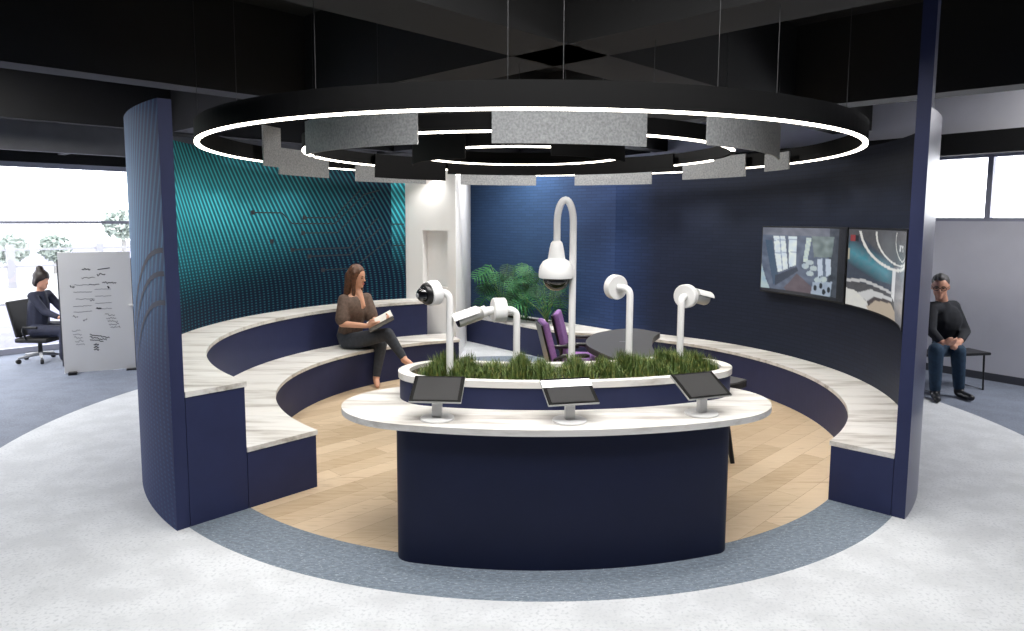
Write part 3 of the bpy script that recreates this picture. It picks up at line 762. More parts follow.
def screen(label, a0, a1, z0, z1, pic, warp=1.):
    t = thing('wall_screen', label, 'screen', (0, 0, 0), 0, 'screens on the blue wall')
    ri, ro = 3.535, 3.633
    b = BM(); add_arc(b, rect(ri, ro, z0, z1), a0, a1, .8); obj('casing', b, M['black'], t)
    nx, ny = 130, 74; mg = .5
    b = BM(); cl = b.loops.layers.color.new('picture'); grid = []
    for j in range(ny+1):
        grid.append([b.verts.new(pol(ri-.0025, a1-mg*.5+(a0+mg*.5-a1+mg*.5)*i/nx, z1-.018+(z0-z1+.036)*j/ny)) for i in range(nx+1)])
    for j in range(ny):
        for i in range(nx):
            f = b.faces.new((grid[j][i], grid[j][i+1], grid[j+1][i+1], grid[j+1][i]))
            for l, (di, dj) in zip(f.loops, ((0, 0), (1, 0), (1, 1), (0, 1))):
                c_ = pic(((i+di*.999+.0005)/nx)**warp, (j+dj*.999+.0005)/ny); l[cl] = (*[min(1, max(0, v/255)) for v in c_], 1)
    obj('display', b, M['pic'], t)
M['pic'] = attr_screen('lit_display', .8)
screen('curved wall screen showing a bright office corridor, the farther of the two', 4.75, 29.6, 1.27, 2.128, pic_office)
screen('curved wall screen showing a white-benched pavilion, beside the right wall end', -26.6, 4.45, 1.27, 2.128, pic_pavilion, .74)

LAMP_W = 4.4
# ------------------------------------------------------------------ ring lights with felt baffles
def ring(label, cx, cy, rr, zl, z1, gaps, cables, panels, leds, pm='felt', lamps=0):
    t = thing('ring_light', label, 'pendant light', (cx, cy, 0), 0, 'ring lights under the ceiling')
    b = BM(); add_arc(b, rect(rr-.03, rr+.02, zl+.012, z1), 0, 360, 2, closed=True); obj('band', b, M['band'], t)
    for a0, a1 in leds:
        b = BM(); add_arc(b, rect(rr-.02, rr+.02, zl-.003, zl+.0115), a0, a1, 2, closed=(a1-a0 == 360)); obj('light_strip', b, M['led'], t)
    for a, in [(q,) for q in cables]:
        b = BM(); add_tube(b, [pol(rr-.005, a, z1), pol(rr-.005, a, 4.6)], .0026, 6); obj('cable', b, M['wire'], t)
    for k in range(lamps):   # the downward lamps of the strip
        a = 360*(k+.5)/lamps
        l = bpy.data.lights.new('strip_lamp', 'AREA'); l.shape = 'RECTANGLE'; l.size = .04; l.size_y = .7; l.energy = LAMP_W; l.color = (1, .96, .9); l.spread = R(118)
        o = bpy.data.objects.new('strip_lamp', l); C.objects.link(o); o.parent = t; o.location = pol(rr, a, zl-.005); o.rotation_euler = (0, 0, R(a))
    for a0, a1, off, z0, zt in panels:
        b = BM(); add_arc(b, rect(rr+off, rr+off+.018, z0, zt), a0, a1, 1.5); obj('felt_panel', b, M[pm], t)
    return t
ring('largest thin glowing ring light of the three hung over the pavilion', 0, 0, 3.189, 2.857, 3.03, [], (-131, -115.6, -92.2, -86.2, -68, -59, -42, 20, 80, 140, 200),
     [(147, 163.2, -.1, 2.725, 3.04), (118.4, 138.8, -.1, 2.705, 3.0), (87.6, 108.6, -.1, 2.705, 2.99), (55.4, 76.9, -.1, 2.705, 2.98), (28, 46.6, -.1, 2.75, 3.03), (13, 21.4, -.12, 2.785, 2.99), (163.3, 169.8, -.13, 2.8, 3.26)], [(0, 360)], lamps=20)
MIDDLE = ring('middle ring light with broad grey felt panels hung around it', -.1, .07, 2.19, 2.857, 3.0, [], (-60, 0, 60, 120, 180, 240),
     [(-147, -109.3, .05, 2.77, 3.06), (-94.3, -63, .05, 2.765, 3.07), (-56, -20, .4, 2.765, 3.06)], [(-178, -20+0), (10, 178.5)], lamps=12)
for a0_, a1_, z0_ in ((118, 147, 2.71), (29, 117, 2.8)):   # felt baffles in the middle ring's far half, shade put into their black colour
    b = BM(); add_arc(b, rect(2.19-.07, 2.19-.052, z0_, 3.0), a0_, a1_, 1.5); obj('shaded_baffle', b, M['band'], MIDDLE)
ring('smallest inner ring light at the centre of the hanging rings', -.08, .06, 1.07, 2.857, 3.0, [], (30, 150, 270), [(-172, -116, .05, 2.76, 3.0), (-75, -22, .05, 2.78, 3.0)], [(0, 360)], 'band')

# ------------------------------------------------------------------ purple chairs and table
tbl = thing('meeting_table', 'graphite wavy-edged table behind the counter', 'table', (0, 0, 0))
outl = [(.72, .7), (.75, 1.1), (.92, 1.6), (1.25, 1.93), (1.5, 2.0), (1.74, 1.7), (1.76, 1.67), (1.75, 1.63), (1.62, 1.32), (1.53, .95), (1.47, .55), (1.46, .15), (1.58, -.2), (1.82, -.7), (2.04, -1.0), (2.05, -1.03), (2.02, -1.07), (1.85, -1.2), (1.6, -1.15), (1.2, -.7), (.95, -.1), (.8, .35)]
def catmull(P, k=6):
    o = []; n = len(P)
    for i in range(n):
        p0, p1, p2, p3 = [Vector(P[(i+j-1) % n]) for j in range(4)]
        for s in range(k):
            t = s/k; o.append(tuple(.5*((2*p1)+(p2-p0)*t+(2*p0-5*p1+4*p2-p3)*t*t+(3*p1-p0-3*p2+p3)*t**3)))
    return o
b = BM(); add_poly_prism(b, catmull(outl), .705, .72); obj('tabletop', b, M['table'], tbl, sharp=40)
b = BM(); add_poly_prism(b, catmull(outl), .65, .7045); obj('edge_band', b, M['black'], tbl, sharp=40)
b = BM(); add_box(b, (1.18, .95, .7205), (.09, .03, .003), Matrix.Rotation(R(0), 3, 'Z')); obj('power_cover', b, M['chip'], tbl)
for x, y, dx, dy in ((1.1, 1.5, -.05, .1), (1.55, 1.55, .1, .1), (1.05, .15, -.1, 0), (1.82, -1.02, .06, -.27)):
    b = BM(); add_tube(b, [(x+dx, y+dy, .0003), (x, y, .649)], [.02, .045], 10); obj('leg', b, M['black'], tbl)
b = BM(); add_poly_prism(b, [(.98, .5), (1.28, .45), (1.32, 1.3), (1.02, 1.32)], (.3), .649); obj('modesty_panel', b, mat('dark_brown_panel', (58, 44, 44), .7), tbl)
def chair(x, y, rz, label):
    t = thing('lounge_chair', label, 'chair', (x, y, 0), rz, 'purple chairs at the table')
    # local +x is the way the sitter faces
    b = BM(); add_box(b, (.05, 0, .43), (.5, .5, .085)); bevel(b, .025, 3); obj('seat', b, M['purple'], t, sharp=50)
    b = BM(); rot = Matrix.Rotation(R(-14), 3, 'Y')
    add_box(b, (0, 0, 0), (.075, .48, .62)); bevel(b, .03, 3)
    for v in b.verts:
        v.co.x += (v.co.y/.24)**2*.05
        if v.co.z > .2: v.co.y *= 1-.25*(v.co.z-.2)/.11*.5
        v.co = rot @ v.co+Vector((-.26, 0, .72))
    obj('backrest', b, M['purple'], t, sharp=50)
    b = BM(); rot = Matrix.Rotation(R(-14), 3, 'Y'); add_box(b, (0, 0, 0), (.02, .46, .58)); bevel(b, .006)
    for v in b.verts:
        v.co.x += (v.co.y/.24)**2*.05
        v.co = rot @ v.co+Vector((-.315, 0, .71))
    obj('back_shell', b, M['black'], t)
    for s in (-1, 1):
        b = BM(); add_tube(b, [(-.22, s*.27, .43), (-.2, s*.29, .62), (-.1, s*.29, .66), (.16, s*.29, .66), (.2, s*.29, .655)], [.018, .02, .024, .026, .018], 10); obj('armrest', b, M['black'], t, smooth=True)
    b = BM(); add_box(b, (.03, 0, .375), (.4, .42, .03)); obj('seat_frame', b, M['black'], t)
    for sx in (-1, 1):
        for sy in (-1, 1):
            b = BM(); add_tube(b, [(sx*.17+.03, sy*.18, .375), (sx*.24+.03, sy*.23, .0004)], [.018, .011], 10); obj('leg', b, M['black'], t)
chair(.48, .62, R(8), 'purple upholstered chair with black back shell, nearer to the plants')
chair(.68, 1.35, R(-8), 'purple upholstered chair with black armrests behind the tall camera pole')

# ------------------------------------------------------------------ people
def hull_caps(bm, p1, r1, p2, r2, seg=10):
    vs = []
    for p, r in ((Vector(p1), r1), (Vector(p2), r2)):
        for i in range(1, seg//2+1):
            ph = PI*i/(seg//2+1)
            for k in range(seg): vs.append(bm.verts.new(p+Vector((math.sin(ph)*math.cos(2*PI*k/seg), math.sin(ph)*math.sin(2*PI*k/seg), math.cos(ph)))*r))
        vs.append(bm.verts.new(p+Vector((0, 0, r)))); vs.append(bm.verts.new(p-Vector((0, 0, r))))
    res = bmesh.ops.convex_hull(bm, input=vs)
    dead = set(g for g in res['geom_interior'] if isinstance(g, bmesh.types.BMVert)) | set(g for g in res['geom_unused'] if isinstance(g, bmesh.types.BMVert))
    for v in dead:
        if v.is_valid: bm.verts.remove(v)
def ell(bm, c, rx, ax=None, seg=18):
    c = Vector(c); ax = ax or Matrix.Identity(3); rings = []
    for i in range(seg//2+1):
        ph = PI*i/(seg//2)
        rings.append([(math.sin(ph)*math.cos(2*PI*k/seg), math.sin(ph)*math.sin(2*PI*k/seg), math.cos(ph)) for k in range(seg)] if 0 < i < seg//2 else [(0, 0, math.cos(ph))])
    vr = [[bm.verts.new(c+ax @ Vector((q[0]*rx[0], q[1]*rx[1], q[2]*rx[2]))) for q in rg] for rg in rings]
    for a, b in zip(vr, vr[1:]):
        for k in range(seg):
            q = []
            for v in (a[k % len(a)], a[(k+1) % len(a)], b[(k+1) % len(b)], b[k % len(b)]):
                if v not in q: q.append(v)
            if len(q) > 2: bm.faces.new(q)
def blob(name, prims, m, parent, voxel=.012, smooth=4):
    """one continuous surface grown round tapered limbs and ellipsoids"""
    b = BM()
    for p in prims:
        if p[0] == 'c': hull_caps(b, *p[1:])
        else: ell(b, *p[1:])
    bmesh.ops.recalc_face_normals(b, faces=b.faces)
    me = bpy.data.meshes.new(name); b.to_mesh(me); b.free()
    o = bpy.data.objects.new(name, me); C.objects.link(o)
    r = o.modifiers.new('r', 'REMESH'); r.mode = 'VOXEL'; r.voxel_size = voxel
    s = o.modifiers.new('s', 'SMOOTH'); s.factor = .5; s.iterations = smooth
    dg = bpy.context.evaluated_depsgraph_get(); me2 = bpy.data.meshes.new_from_object(o.evaluated_get(dg))
    bpy.data.objects.remove(o)
    o = link(name, me2, m, parent, True)
    if not len(me2.materials): me2.materials.append(m)
    return o
def chain(pts, rad): return [('c', pts[i], rad[i], pts[i+1], rad[i+1]) for i in range(len(pts)-1)]
V = Vector
def basis(f, up=(0, 0, 1)):
    f = V(f).normalized(); l = V(up).cross(f).normalized(); u = f.cross(l); return Matrix((f, l, u)).transposed()
def head(c, f, s, lean=0):
    """skull, jaw, nose, ears as primitives; c = head centre, f = facing, s = scale"""
    B = basis(f); P = lambda x, y, z: V(c)+B @ V((x*s, y*s, z*s))
    return B, P, [('e', P(-.012, 0, .022), (.098*s, .077*s, .1*s), B), ('e', P(.018, 0, -.04), (.07*s, .062*s, .082*s), B), ('c', P(.088, 0, .012), .009*s, P(.104, 0, -.022), .014*s), ('e', P(.068, 0, -.092), (.03*s, .028*s, .024*s), B),
                  ('e', P(-.005, .078, -.005), (.02*s, .01*s, .03*s), B), ('e', P(-.005, -.078, -.005), (.02*s, .01*s, .03*s), B), ('e', P(.082, 0, -.062), (.016*s, .026*s, .012*s), B)]
def face_parts(P, B, s, parent, lip=None):
    for sd in (-1, 1):
        b = BM(); ell(b, P(.082, sd*.03, .008), (.008*s, .013*s, .007*s), B, 12); obj('eye', b, M['hair_dark'], parent, smooth=True)
        b = BM(); ell(b, P(.086, sd*.032, .028), (.006*s, .02*s, .004*s), B, 12); obj('eyebrow', b, M['hair_dark'], parent, smooth=True)
    if lip:
        b = BM(); ell(b, P(.093, 0, -.06), (.008*s, .022*s, .008*s), B, 12); obj('lips', b, lip, parent, smooth=True)
def hand(w, d, side, s, curl=.6, nrm=(0, 0, -1)):
    """palm, four bent fingers of different length and a thumb; w = wrist, d = hand direction, side = thumb side"""
    d = V(d).normalized(); sd = (V(side)-d*V(side).dot(d)).normalized(); n = V(nrm); n = (n-d*n.dot(d)-sd*n.dot(sd)).normalized()
    out = [('c', V(w), .024*s, V(w)+d*.05*s, .024*s), ('c', V(w)+d*.05*s+sd*.018*s, .018*s, V(w)+d*.08*s+sd*.025*s, .013*s), ('c', V(w)+d*.05*s-sd*.018*s, .018*s, V(w)+d*.075*s-sd*.028*s, .012*s)]
    for k, ln in enumerate((.07, .08, .075, .058)):
        b0 = V(w)+d*.085*s+sd*(.03-.02*k)*s; m = b0+(d*(1-curl*.4)+n*curl*.5).normalized()*ln*.55*s; e = m+(d*(1-curl)+n*curl*1.1).normalized()*ln*.5*s
        out += [('c', b0-d*.02*s, .01*s, m, .009*s), ('c', m, .009*s, e, .0075*s)]
    t0 = V(w)+d*.03*s+sd*.025*s; t1 = t0+(sd*.8+d*.7).normalized()*.04*s; t2 = t1+(d+n*.4).normalized()*.035*s
    return out+[('c', t0, .013*s, t1, .011*s), ('c', t1, .011*s, t2, .009*s)]

# seated woman reading on the lower tier
s = 1.25
W = dict(top=(-2.281, 1.72, 1.587), head=(-2.245, 1.70, 1.445), neck=(-2.29, 1.72, 1.215), rsh=(-2.41, 1.60, 1.135), lsh=(-2.16, 1.82, 1.135), chest=(-2.29, 1.71, 1.02), waist=(-2.35, 1.75, .80), pelvis=(-2.39, 1.77, .61),
         rel=(-2.413, 1.50, .83), rwr=(-2.06, 1.37, .825), lel=(-2.067, 1.74, .85), lwr=(-1.86, 1.5, .885),
         rhip=(-2.36, 1.66, .565), rkn=(-1.79, 1.37, .72), rank=(-1.56, 1.25, .43), rtoe=(-1.435, 1.14, .375), lhip=(-2.38, 1.86, .575), lkn=(-1.93, 1.63, .535), lank=(-1.985, 1.55, .095), ltoe=(-1.93, 1.38, .03))
W = {k: V(v) for k, v in W.items()}
f = V((.93, -.36, -.08)); fb = V((.9, -.43, 0)).normalized()
wo = thing('person', 'seated woman in brown blouse reading a magazine with legs crossed', 'person', (-2.3, 1.7, .4785))
def local(o):
    o.matrix_parent_inverse = Matrix.Translation(-V(o.parent.location)); return o
hs = 1.15; f = V((.92, -.36, -.24)); B, P, hp = head(W['head']+V((.0, 0, -.012)), f, hs)
prims = hp+[('c', W['neck']+V((0, 0, -.03)), .06*s, W['head']+V((-.015, .005, -.06)), .052*s)]
prims += [('e', W['chest'], (.1*s, .15*s, .17*s), basis(fb)), ('c', W['waist'], .115*s, W['pelvis'], .125*s), ('c', W['rsh'], .05*s, W['lsh'], .05*s), ('c', W['chest'], .12*s, W['waist'], .105*s)]
prims += [('c', W['neck']+fb*.055, .05*s, W['chest']+fb*.15+V((0, 0, .03)), .02*s)]
prims += chain([W['rsh'], W['rel'], W['rwr']], [.05*s, .037*s, .026*s])+chain([W['lsh'], W['lel'], W['lwr']], [.05*s, .037*s, .026*s])
prims += hand(W['rwr'], V((.85, -.25, .12)), (0, 0, 1), s, .7, (0, .9, .2))+hand(W['lwr'], V((.6, -.55, .2)), (0, 0, 1), s, .8, (-.3, -.9, .1))
prims += chain([W['rhip'], W['rkn'], W['rank']], [.088*s, .06*s, .036*s])+chain([W['lhip'], W['lkn'], W['lank']], [.088*s, .06*s, .036*s])
for a, t_ in (('rank', 'rtoe'), ('lank', 'ltoe')):
    d = (W[t_]-W[a]); prims += [('c', W[a]-V((0, 0, .02)), .034*s, W[a]+d*.55-V((0, 0, .012)), .032*s), ('c', W[a]+d*.5-V((0, 0, .01)), .03*s, W[t_], .02*s)]
body = local(blob('body', prims, M['skin'], wo, .0105, 3)); face_parts(P, B, hs, wo, M['lip'])
for o in list(wo.children): local(o)
hair = [('e', P(-.03, 0, .04), (.103*hs, .092*hs, .105*hs), B), ('c', P(-.06, .045, 0), .062*hs, P(-.05, .06, -.22), .04*hs), ('c', P(-.07, -.04, 0), .065*hs, P(-.06, -.055, -.23), .042*hs), ('c', P(-.09, 0, .02), .06*hs, P(-.09, 0, -.23), .045*hs),
        ('c', P(-.0, -.075, .05), .03*hs, P(.03, -.082, -.12), .025*hs), ('c', P(.03, -.08, -.12), .025*hs, P(.05, -.06, -.29), .018*hs), ('c', P(-.0, .075, .05), .03*hs, P(.03, .08, -.12), .022*hs), ('c', P(.03, .08, -.12), .022*hs, P(.06, .055, -.28), .016*hs)]
local(blob('hair', hair, M['hair'], wo, .012, 3))
bl = [('e', W['chest']+V((0, 0, -.01)), (.115*s, .16*s, .17*s), basis(fb)), ('c', W['chest']+V((0, 0, -.05)), .128*s, W['waist'], .122*s), ('c', W['waist'], .122*s, W['waist'].lerp(W['pelvis'], .55), .135*s), ('c', W['rsh']+V((.01, .02, -.005)), .056*s, W['lsh']+V((-.01, -.02, -.005)), .056*s)]
for sh, el in (('rsh', 'rel'), ('lsh', 'lel')): bl += [('c', W[sh], .062*s, W[sh].lerp(W[el], .8), .078*s)]
bl_o = local(blob('blouse', bl, M['blouse'], wo, .0125, 4))
tr = [('c', W['waist'].lerp(W['pelvis'], .7), .122*s, W['pelvis']+V((0, 0, .02)), .14*s), ('c', W['pelvis'], .13*s, W['rhip'], .1*s), ('c', W['pelvis'], .13*s, W['lhip'], .1*s)]
tr += chain([W['rhip'], W['rkn'], W['rank'].lerp(W['rkn'], .07)], [.098*s, .068*s, .042*s])+chain([W['lhip'], W['lkn'], W['lank'].lerp(W['lkn'], .1)], [.098*s, .068*s, .042*s])
local(blob('trousers', tr, M['jeans'], wo, .0125, 4))
# magazine held open
mg = thing('magazine', 'open magazine held up in both hands by the seated woman', 'magazine', (-1.86, 1.36, .86))
ux = V((.86, .2, .46)).normalized(); uy = V((-.3, .92, .16)); uy = (uy-ux*uy.dot(ux)).normalized(); un = ux.cross(uy)
def page(side):
    b = BM(); g = []
    for i in range(9):
        t = i/8; q = ux*0+uy*side*(.005+.2*t)+un*(.05*math.sin(PI*t*.8)+.01); g.append([b.verts.new(q+ux*(z)) for z in (-.17, .17)]+[b.verts.new(q-un*.007+ux*(z)) for z in (-.17, .17)])
    for a, c_ in zip(g, g[1:]):
        b.faces.new((a[0], a[1], c_[1], c_[0])); b.faces.new((a[2], c_[2], c_[3], a[3])); b.faces.new((a[0], c_[0], c_[2], a[2])); b.faces.new((a[1], a[3], c_[3], c_[1]))
    b.faces.new((g[0][0], g[0][2], g[0][3], g[0][1])); b.faces.new((g[-1][0], g[-1][1], g[-1][3], g[-1][2])); return b
obj('page', page(1), M['paper'], mg, smooth=False); obj('cover', page(-1), M['cover'], mg)

# man at the right, leaning forward on a black bench
s = 1.22
Q = dict(head=(5.23, 1.42, 1.375), neck=(5.31, 1.50, 1.185), rsh=(5.13, 1.42, 1.10), lsh=(5.52, 1.60, 1.10), chest=(5.36, 1.54, .94), waist=(5.45, 1.62, .74), pelvis=(5.50, 1.66, .60),
         lel=(5.62, 1.48, .80), lwr=(5.40, 1.22, .71), rel=(5.06, 1.26, .83), rwr=(5.1, 1.09, .72), lhip=(5.57, 1.66, .56), lkn=(5.36, 1.18, .60), lank=(5.44, 1.24, .11), ltoe=(5.46, 1.02, .035), rhip=(5.41, 1.58, .57), rkn=(5.03, 1.08, .625), rank=(5.08, 1.13, .11), rtoe=(5.0, .93, .035))
Q = {k: V(v) for k, v in Q.items()}
mn = thing('person', 'seated man in black sweater and dark blue jeans leaning forward, beyond the right wall end', 'person', (5.3, 1.4, -.004))
f = V((-.5, -.82, -.22)); fb = V((-.42, -.9, -.1))
B, P, hp = head(Q['head'], f, s)
pr = hp+[('c', Q['neck'], .06*s, Q['head']+V((.02, .03, -.06)), .056*s), ('c', Q['chest'], .13*s, Q['waist'], .12*s), ('c', Q['waist'], .12*s, Q['pelvis'], .13*s), ('c', Q['rsh'], .06*s, Q['lsh'], .06*s), ('e', Q['chest'], (.12*s, .17*s, .18*s), basis(V((-.42, -.9, 0))))]
pr += chain([Q['rsh'], Q['rel'], Q['rwr']], [.056*s, .042*s, .03*s])+chain([Q['lsh'], Q['lel'], Q['lwr']], [.056*s, .042*s, .03*s])
pr += hand(Q['lwr'], V((-.6, -.6, -.22)), (-.5, .3, .8), s, .7, (-.3, .3, -.9))+hand(Q['rwr'], V((.5, -.2, .02)), (0, -.5, .8), s, .7, (.1, .8, -.5))
pr += chain([Q['rhip'], Q['rkn'], Q['rank']], [.09*s, .064*s, .04*s])+chain([Q['lhip'], Q['lkn'], Q['lank']], [.09*s, .064*s, .04*s])
for a, t_ in (('rank', 'rtoe'), ('lank', 'ltoe')): pr += [('c', Q[a]-V((0, 0, .05)), .035*s, Q[t_]+V((0, 0, .01)), .025*s)]
local(blob('body', pr, M['skin2'], mn, .012, 3)); face_parts(P, B, s, mn)
for o in list(mn.children): local(o)
local(blob('hair', [('e', P(-.03, 0, .05), (.095*s, .084*s, .085*s), B), ('c', P(.04, 0, .1), .03*s, P(-.02, 0, .105), .04*s)], M['hair_grey'], mn, .012, 2))
sw = [('c', Q['neck']-V((0, 0, .03)), .066*s, Q['chest'], .14*s), ('c', Q['chest'], .14*s, Q['waist'], .132*s), ('c', Q['waist'], .132*s, Q['pelvis']+V((0, 0, .05)), .14*s), ('c', Q['rsh'], .07*s, Q['lsh'], .07*s), ('e', Q['chest'], (.128*s, .18*s, .18*s), basis(V((-.42, -.9, 0))))]
sw += chain([Q['rsh'], Q['rel'], Q['rwr'].lerp(Q['rel'], .15)], [.066*s, .052*s, .04*s])+chain([Q['lsh'], Q['lel'], Q['lwr'].lerp(Q['lel'], .15)], [.066*s, .052*s, .04*s])
local(blob('sweater', sw, M['sweater'], mn, .014, 3))
jn = [('c', Q['pelvis'], .138*s, Q['rhip'], .105*s), ('c', Q['pelvis'], .138*s, Q['lhip'], .105*s)]+chain([Q['rhip'], Q['rkn'], Q['rank'].lerp(Q['rkn'], .05)], [.1*s, .074*s, .054*s])+chain([Q['lhip'], Q['lkn'], Q['lank'].lerp(Q['lkn'], .05)], [.1*s, .074*s, .054*s])
local(blob('jeans', jn, M['bluejeans'], mn, .014, 3))
for a, t_ in (('rank', 'rtoe'), ('lank', 'ltoe')):
    bt = local(blob('boot', [('c', Q[a]+V((0, 0, .05)), .052*s, Q[a]-V((0, 0, .05)), .046*s), ('c', Q[a]-V((0, 0, .06)), .04*s, Q[t_]+V((0, 0, .012)), .034*s)], M['boot'], mn, .012, 2))
gl = BM()
for sd in (-1, 1): add_tube(gl, [P(.094, sd*.032+.025*math.cos(2*PI*k/16), .006+.02*math.sin(2*PI*k/16)) for k in range(17)], .0032*s, 6, caps=False)
for sd in (-1, 1): add_tube(gl, [P(.094, sd*.056, .01), P(0, sd*.083, .012)], .003*s, 6)
add_tube(gl, [P(.096, -.008, .01), P(.096, .008, .01)], .003*s, 6)
local(obj('glasses', gl, M['black'], mn))
be = thing('bench', 'black bench with thin metal frame legs under the seated man', 'bench', (5.55, 1.62, -.004), R(12))
b = BM(); add_box(b, (.03, .06, .487), (.92, .36, .035)); bevel(b, .008); obj('seat', b, M['black'], be)
for sx in (-.34, .4):
    b = BM(); add_tube(b, [(sx, -.1, .47), (sx+.02*(1 if sx > 0 else -1), -.1, .013), (sx+.02*(1 if sx > 0 else -1), .2, .013), (sx, .2, .47)], .012, 8); obj('leg', b, M['black'], be)

# office worker on a swivel chair by the window
s = 1.12
E_ = dict(head=(-7.37, 2.93, 1.255), neck=(-7.42, 2.95, 1.09), rsh=(-7.43, 2.78, 1.02), lsh=(-7.43, 3.12, 1.02), chest=(-7.46, 2.95, .87), waist=(-7.49, 2.95, .65), pelvis=(-7.49, 2.95, .50), rel=(-7.24, 2.76, .79), rwr=(-7.0, 2.72, .71), lel=(-7.24, 3.14, .79), lwr=(-6.98, 3.1, .71),
          rhip=(-7.44, 2.84, .475), rkn=(-6.98, 2.80, .49), rank=(-7.0, 2.78, .1), rtoe=(-6.84, 2.76, .03), lhip=(-7.44, 3.06, .475), lkn=(-6.98, 3.08, .49), lank=(-7.0, 3.08, .1), ltoe=(-6.84, 3.08, .03))
E_ = {k: V(v) for k, v in E_.items()}
ow = thing('person', 'person in navy suit sitting on the swivel chair by the window, hair in a bun', 'person', (-7.4, 2.95, -.004))
f = V((.92, -.2, -.3)); B, P, hp = head(E_['head'], f, s)
pr = hp+[('c', E_['neck'], .052*s, E_['head']+V((-.01, 0, -.06)), .05*s), ('c', E_['chest'], .12*s, E_['pelvis'], .125*s), ('c', E_['rsh'], .05*s, E_['lsh'], .05*s)]
pr += chain([E_['rsh'], E_['rel'], E_['rwr']], [.048*s, .038*s, .028*s])+chain([E_['lsh'], E_['lel'], E_['lwr']], [.048*s, .038*s, .028*s])
pr += hand(E_['rwr'], (.9, 0, -.1), (0, 1, .2), s, .5, (0, 0, -1))+hand(E_['lwr'], (.9, 0, -.1), (0, -1, .2), s, .5, (0, 0, -1))
pr += chain([E_['rhip'], E_['rkn'], E_['rank'], E_['rtoe']], [.085*s, .06*s, .038*s, .025*s])+chain([E_['lhip'], E_['lkn'], E_['lank'], E_['ltoe']], [.085*s, .06*s, .038*s, .025*s])
local(blob('body', pr, M['skin2'], ow, .014, 3))
local(blob('hair', [('e', P(-.025, 0, .04), (.108*s, .094*s, .1*s), B), ('e', P(-.07, 0, .135), (.05*s, .05*s, .045*s), B), ('c', P(-.05, 0, 0), .078*s, P(-.07, 0, -.07), .06*s), ('c', P(.0, -.07, .03), .03*s, P(-.01, -.078, -.04), .024*s)], M['hair_dark'], ow, .014, 2))
su = [('c', E_['chest'], .132*s, E_['pelvis'], .138*s), ('c', E_['neck']-V((0, 0, .06)), .07*s, E_['chest'], .132*s), ('c', E_['chest'], .132*s, E_['waist'], .122*s), ('c', E_['waist'], .122*s, E_['pelvis'], .142*s), ('c', E_['rsh'], .06*s, E_['lsh'], .06*s)]
su += chain([E_['rsh'], E_['rel'], E_['rwr'].lerp(E_['rel'], .1)], [.06*s, .05*s, .038*s])+chain([E_['lsh'], E_['lel'], E_['lwr'].lerp(E_['lel'], .1)], [.06*s, .05*s, .038*s])
local(blob('jacket', su, M['suit'], ow, .015, 3))
local(blob('trousers', [('c', E_['pelvis'], .135*s, E_['rhip'], .1*s), ('c', E_['pelvis'], .135*s, E_['lhip'], .1*s)]+chain([E_['rhip'], E_['rkn'], E_['rank']], [.1*s, .072*s, .055*s])+chain([E_['lhip'], E_['lkn'], E_['lank']], [.1*s, .072*s, .055*s]), M['suit'], ow, .015, 3))
oc = thing('office_chair', 'dark swivel office chair with five castors in front of the big window', 'chair', (-7.5, 2.95, -.004), 0)
b = BM(); add_box(b, (.06, 0, .355), (.5, .52, .07)); bevel(b, .025, 3); obj('seat', b, M['rubber'], oc, sharp=50)
b = BM(); add_box(b, (0, 0, 0), (.05, .48, .56)); bevel(b, .022, 3)
for v in b.verts: v.co.x += (v.co.y/.24)**2*.05; v.co = Matrix.Rotation(R(-13), 3, 'Y') @ v.co+V((-.27, 0, .66))
obj('backrest', b, M['rubber'], oc, sharp=50)
b = BM(); add_tube(b, [(-.12, 0, .33), (-.27, 0, .36), (-.3, 0, .55)], .022, 8); obj('back_support', b, M['black'], oc)
b = BM(); add_tube(b, [(.02, 0, .09), (.02, 0, .33)], [.035, .028], 12); obj('gas_column', b, M['black'], oc)
for k in range(5):
    a = R(72*k+20); e = V((.02+.3*math.cos(a), .3*math.sin(a), .085))
    b = BM(); add_tube(b, [(.02, 0, .12), e], [.028, .018], 8); leg_ = obj('leg', b, M['chip'], oc)
    b = BM(); add_lathe(b, [(0, -.022), (.034, -.022), (.036, 0), (.034, .022), (0, .022)], e-V((0, 0, .048)), V((-math.sin(a), math.cos(a), 0)), 16); obj('caster', b, M['rubber'], leg_)
for sd in (-1, 1):
    b = BM(); add_tube(b, [(.0, sd*.25, .36), (-.02, sd*.3, .5), (.0, sd*.3, .56), (.2, sd*.3, .56)], [.016, .016, .02, .02], 8); obj('armrest', b, M['black'], oc)

# rolling whiteboard
w0, w1_ = V((-6.50, 2.04, 0)), V((-5.73, 2.47, 0)); dw = (w1_-w0).normalized(); nw = V((dw.y, -dw.x, 0)); lw = (w1_-w0).length
wb = thing('whiteboard', 'mobile whiteboard panel covered in marker notes and sketches', 'whiteboard', w0+V((0, 0, -.004)), math.atan2(dw.y, dw.x))
b = BM(); add_box(b, (lw/2, 0, .87), (lw, .05, 1.70)); obj('panel', b, M['board'], wb)
for x in (-.008, lw+.008):
    b = BM(); add_box(b, (x, .005, .87), (.016, .06, 1.5)); obj('edge_strip', b, M['skirt'], wb)
b = BM(); add_box(b, (lw+.03, -.03, .94), (.16, .12, .02)); obj('pen_tray', b, M['board'], wb)
b = BM(); add_poly_prism(b, [(0, 0), (.2, 0), (.2, .03), (0, .03)], 0, .02)
for v in b.verts: v.co = V((lw-.12+v.co.x, -.1+v.co.y*3, v.co.z+.0))
add_poly_prism(b, [(lw-.06, .03), (lw+.1, .03), (lw+.1, .06), (lw-.06, .06)], .02, .22)
obj('foot', b, M['black'], wb)
b = BM(); add_tube(b, [(lw+.05, .04, .02), (lw+.05, .04, 1.5)], .018, 8); obj('post', b, M['black'], wb)
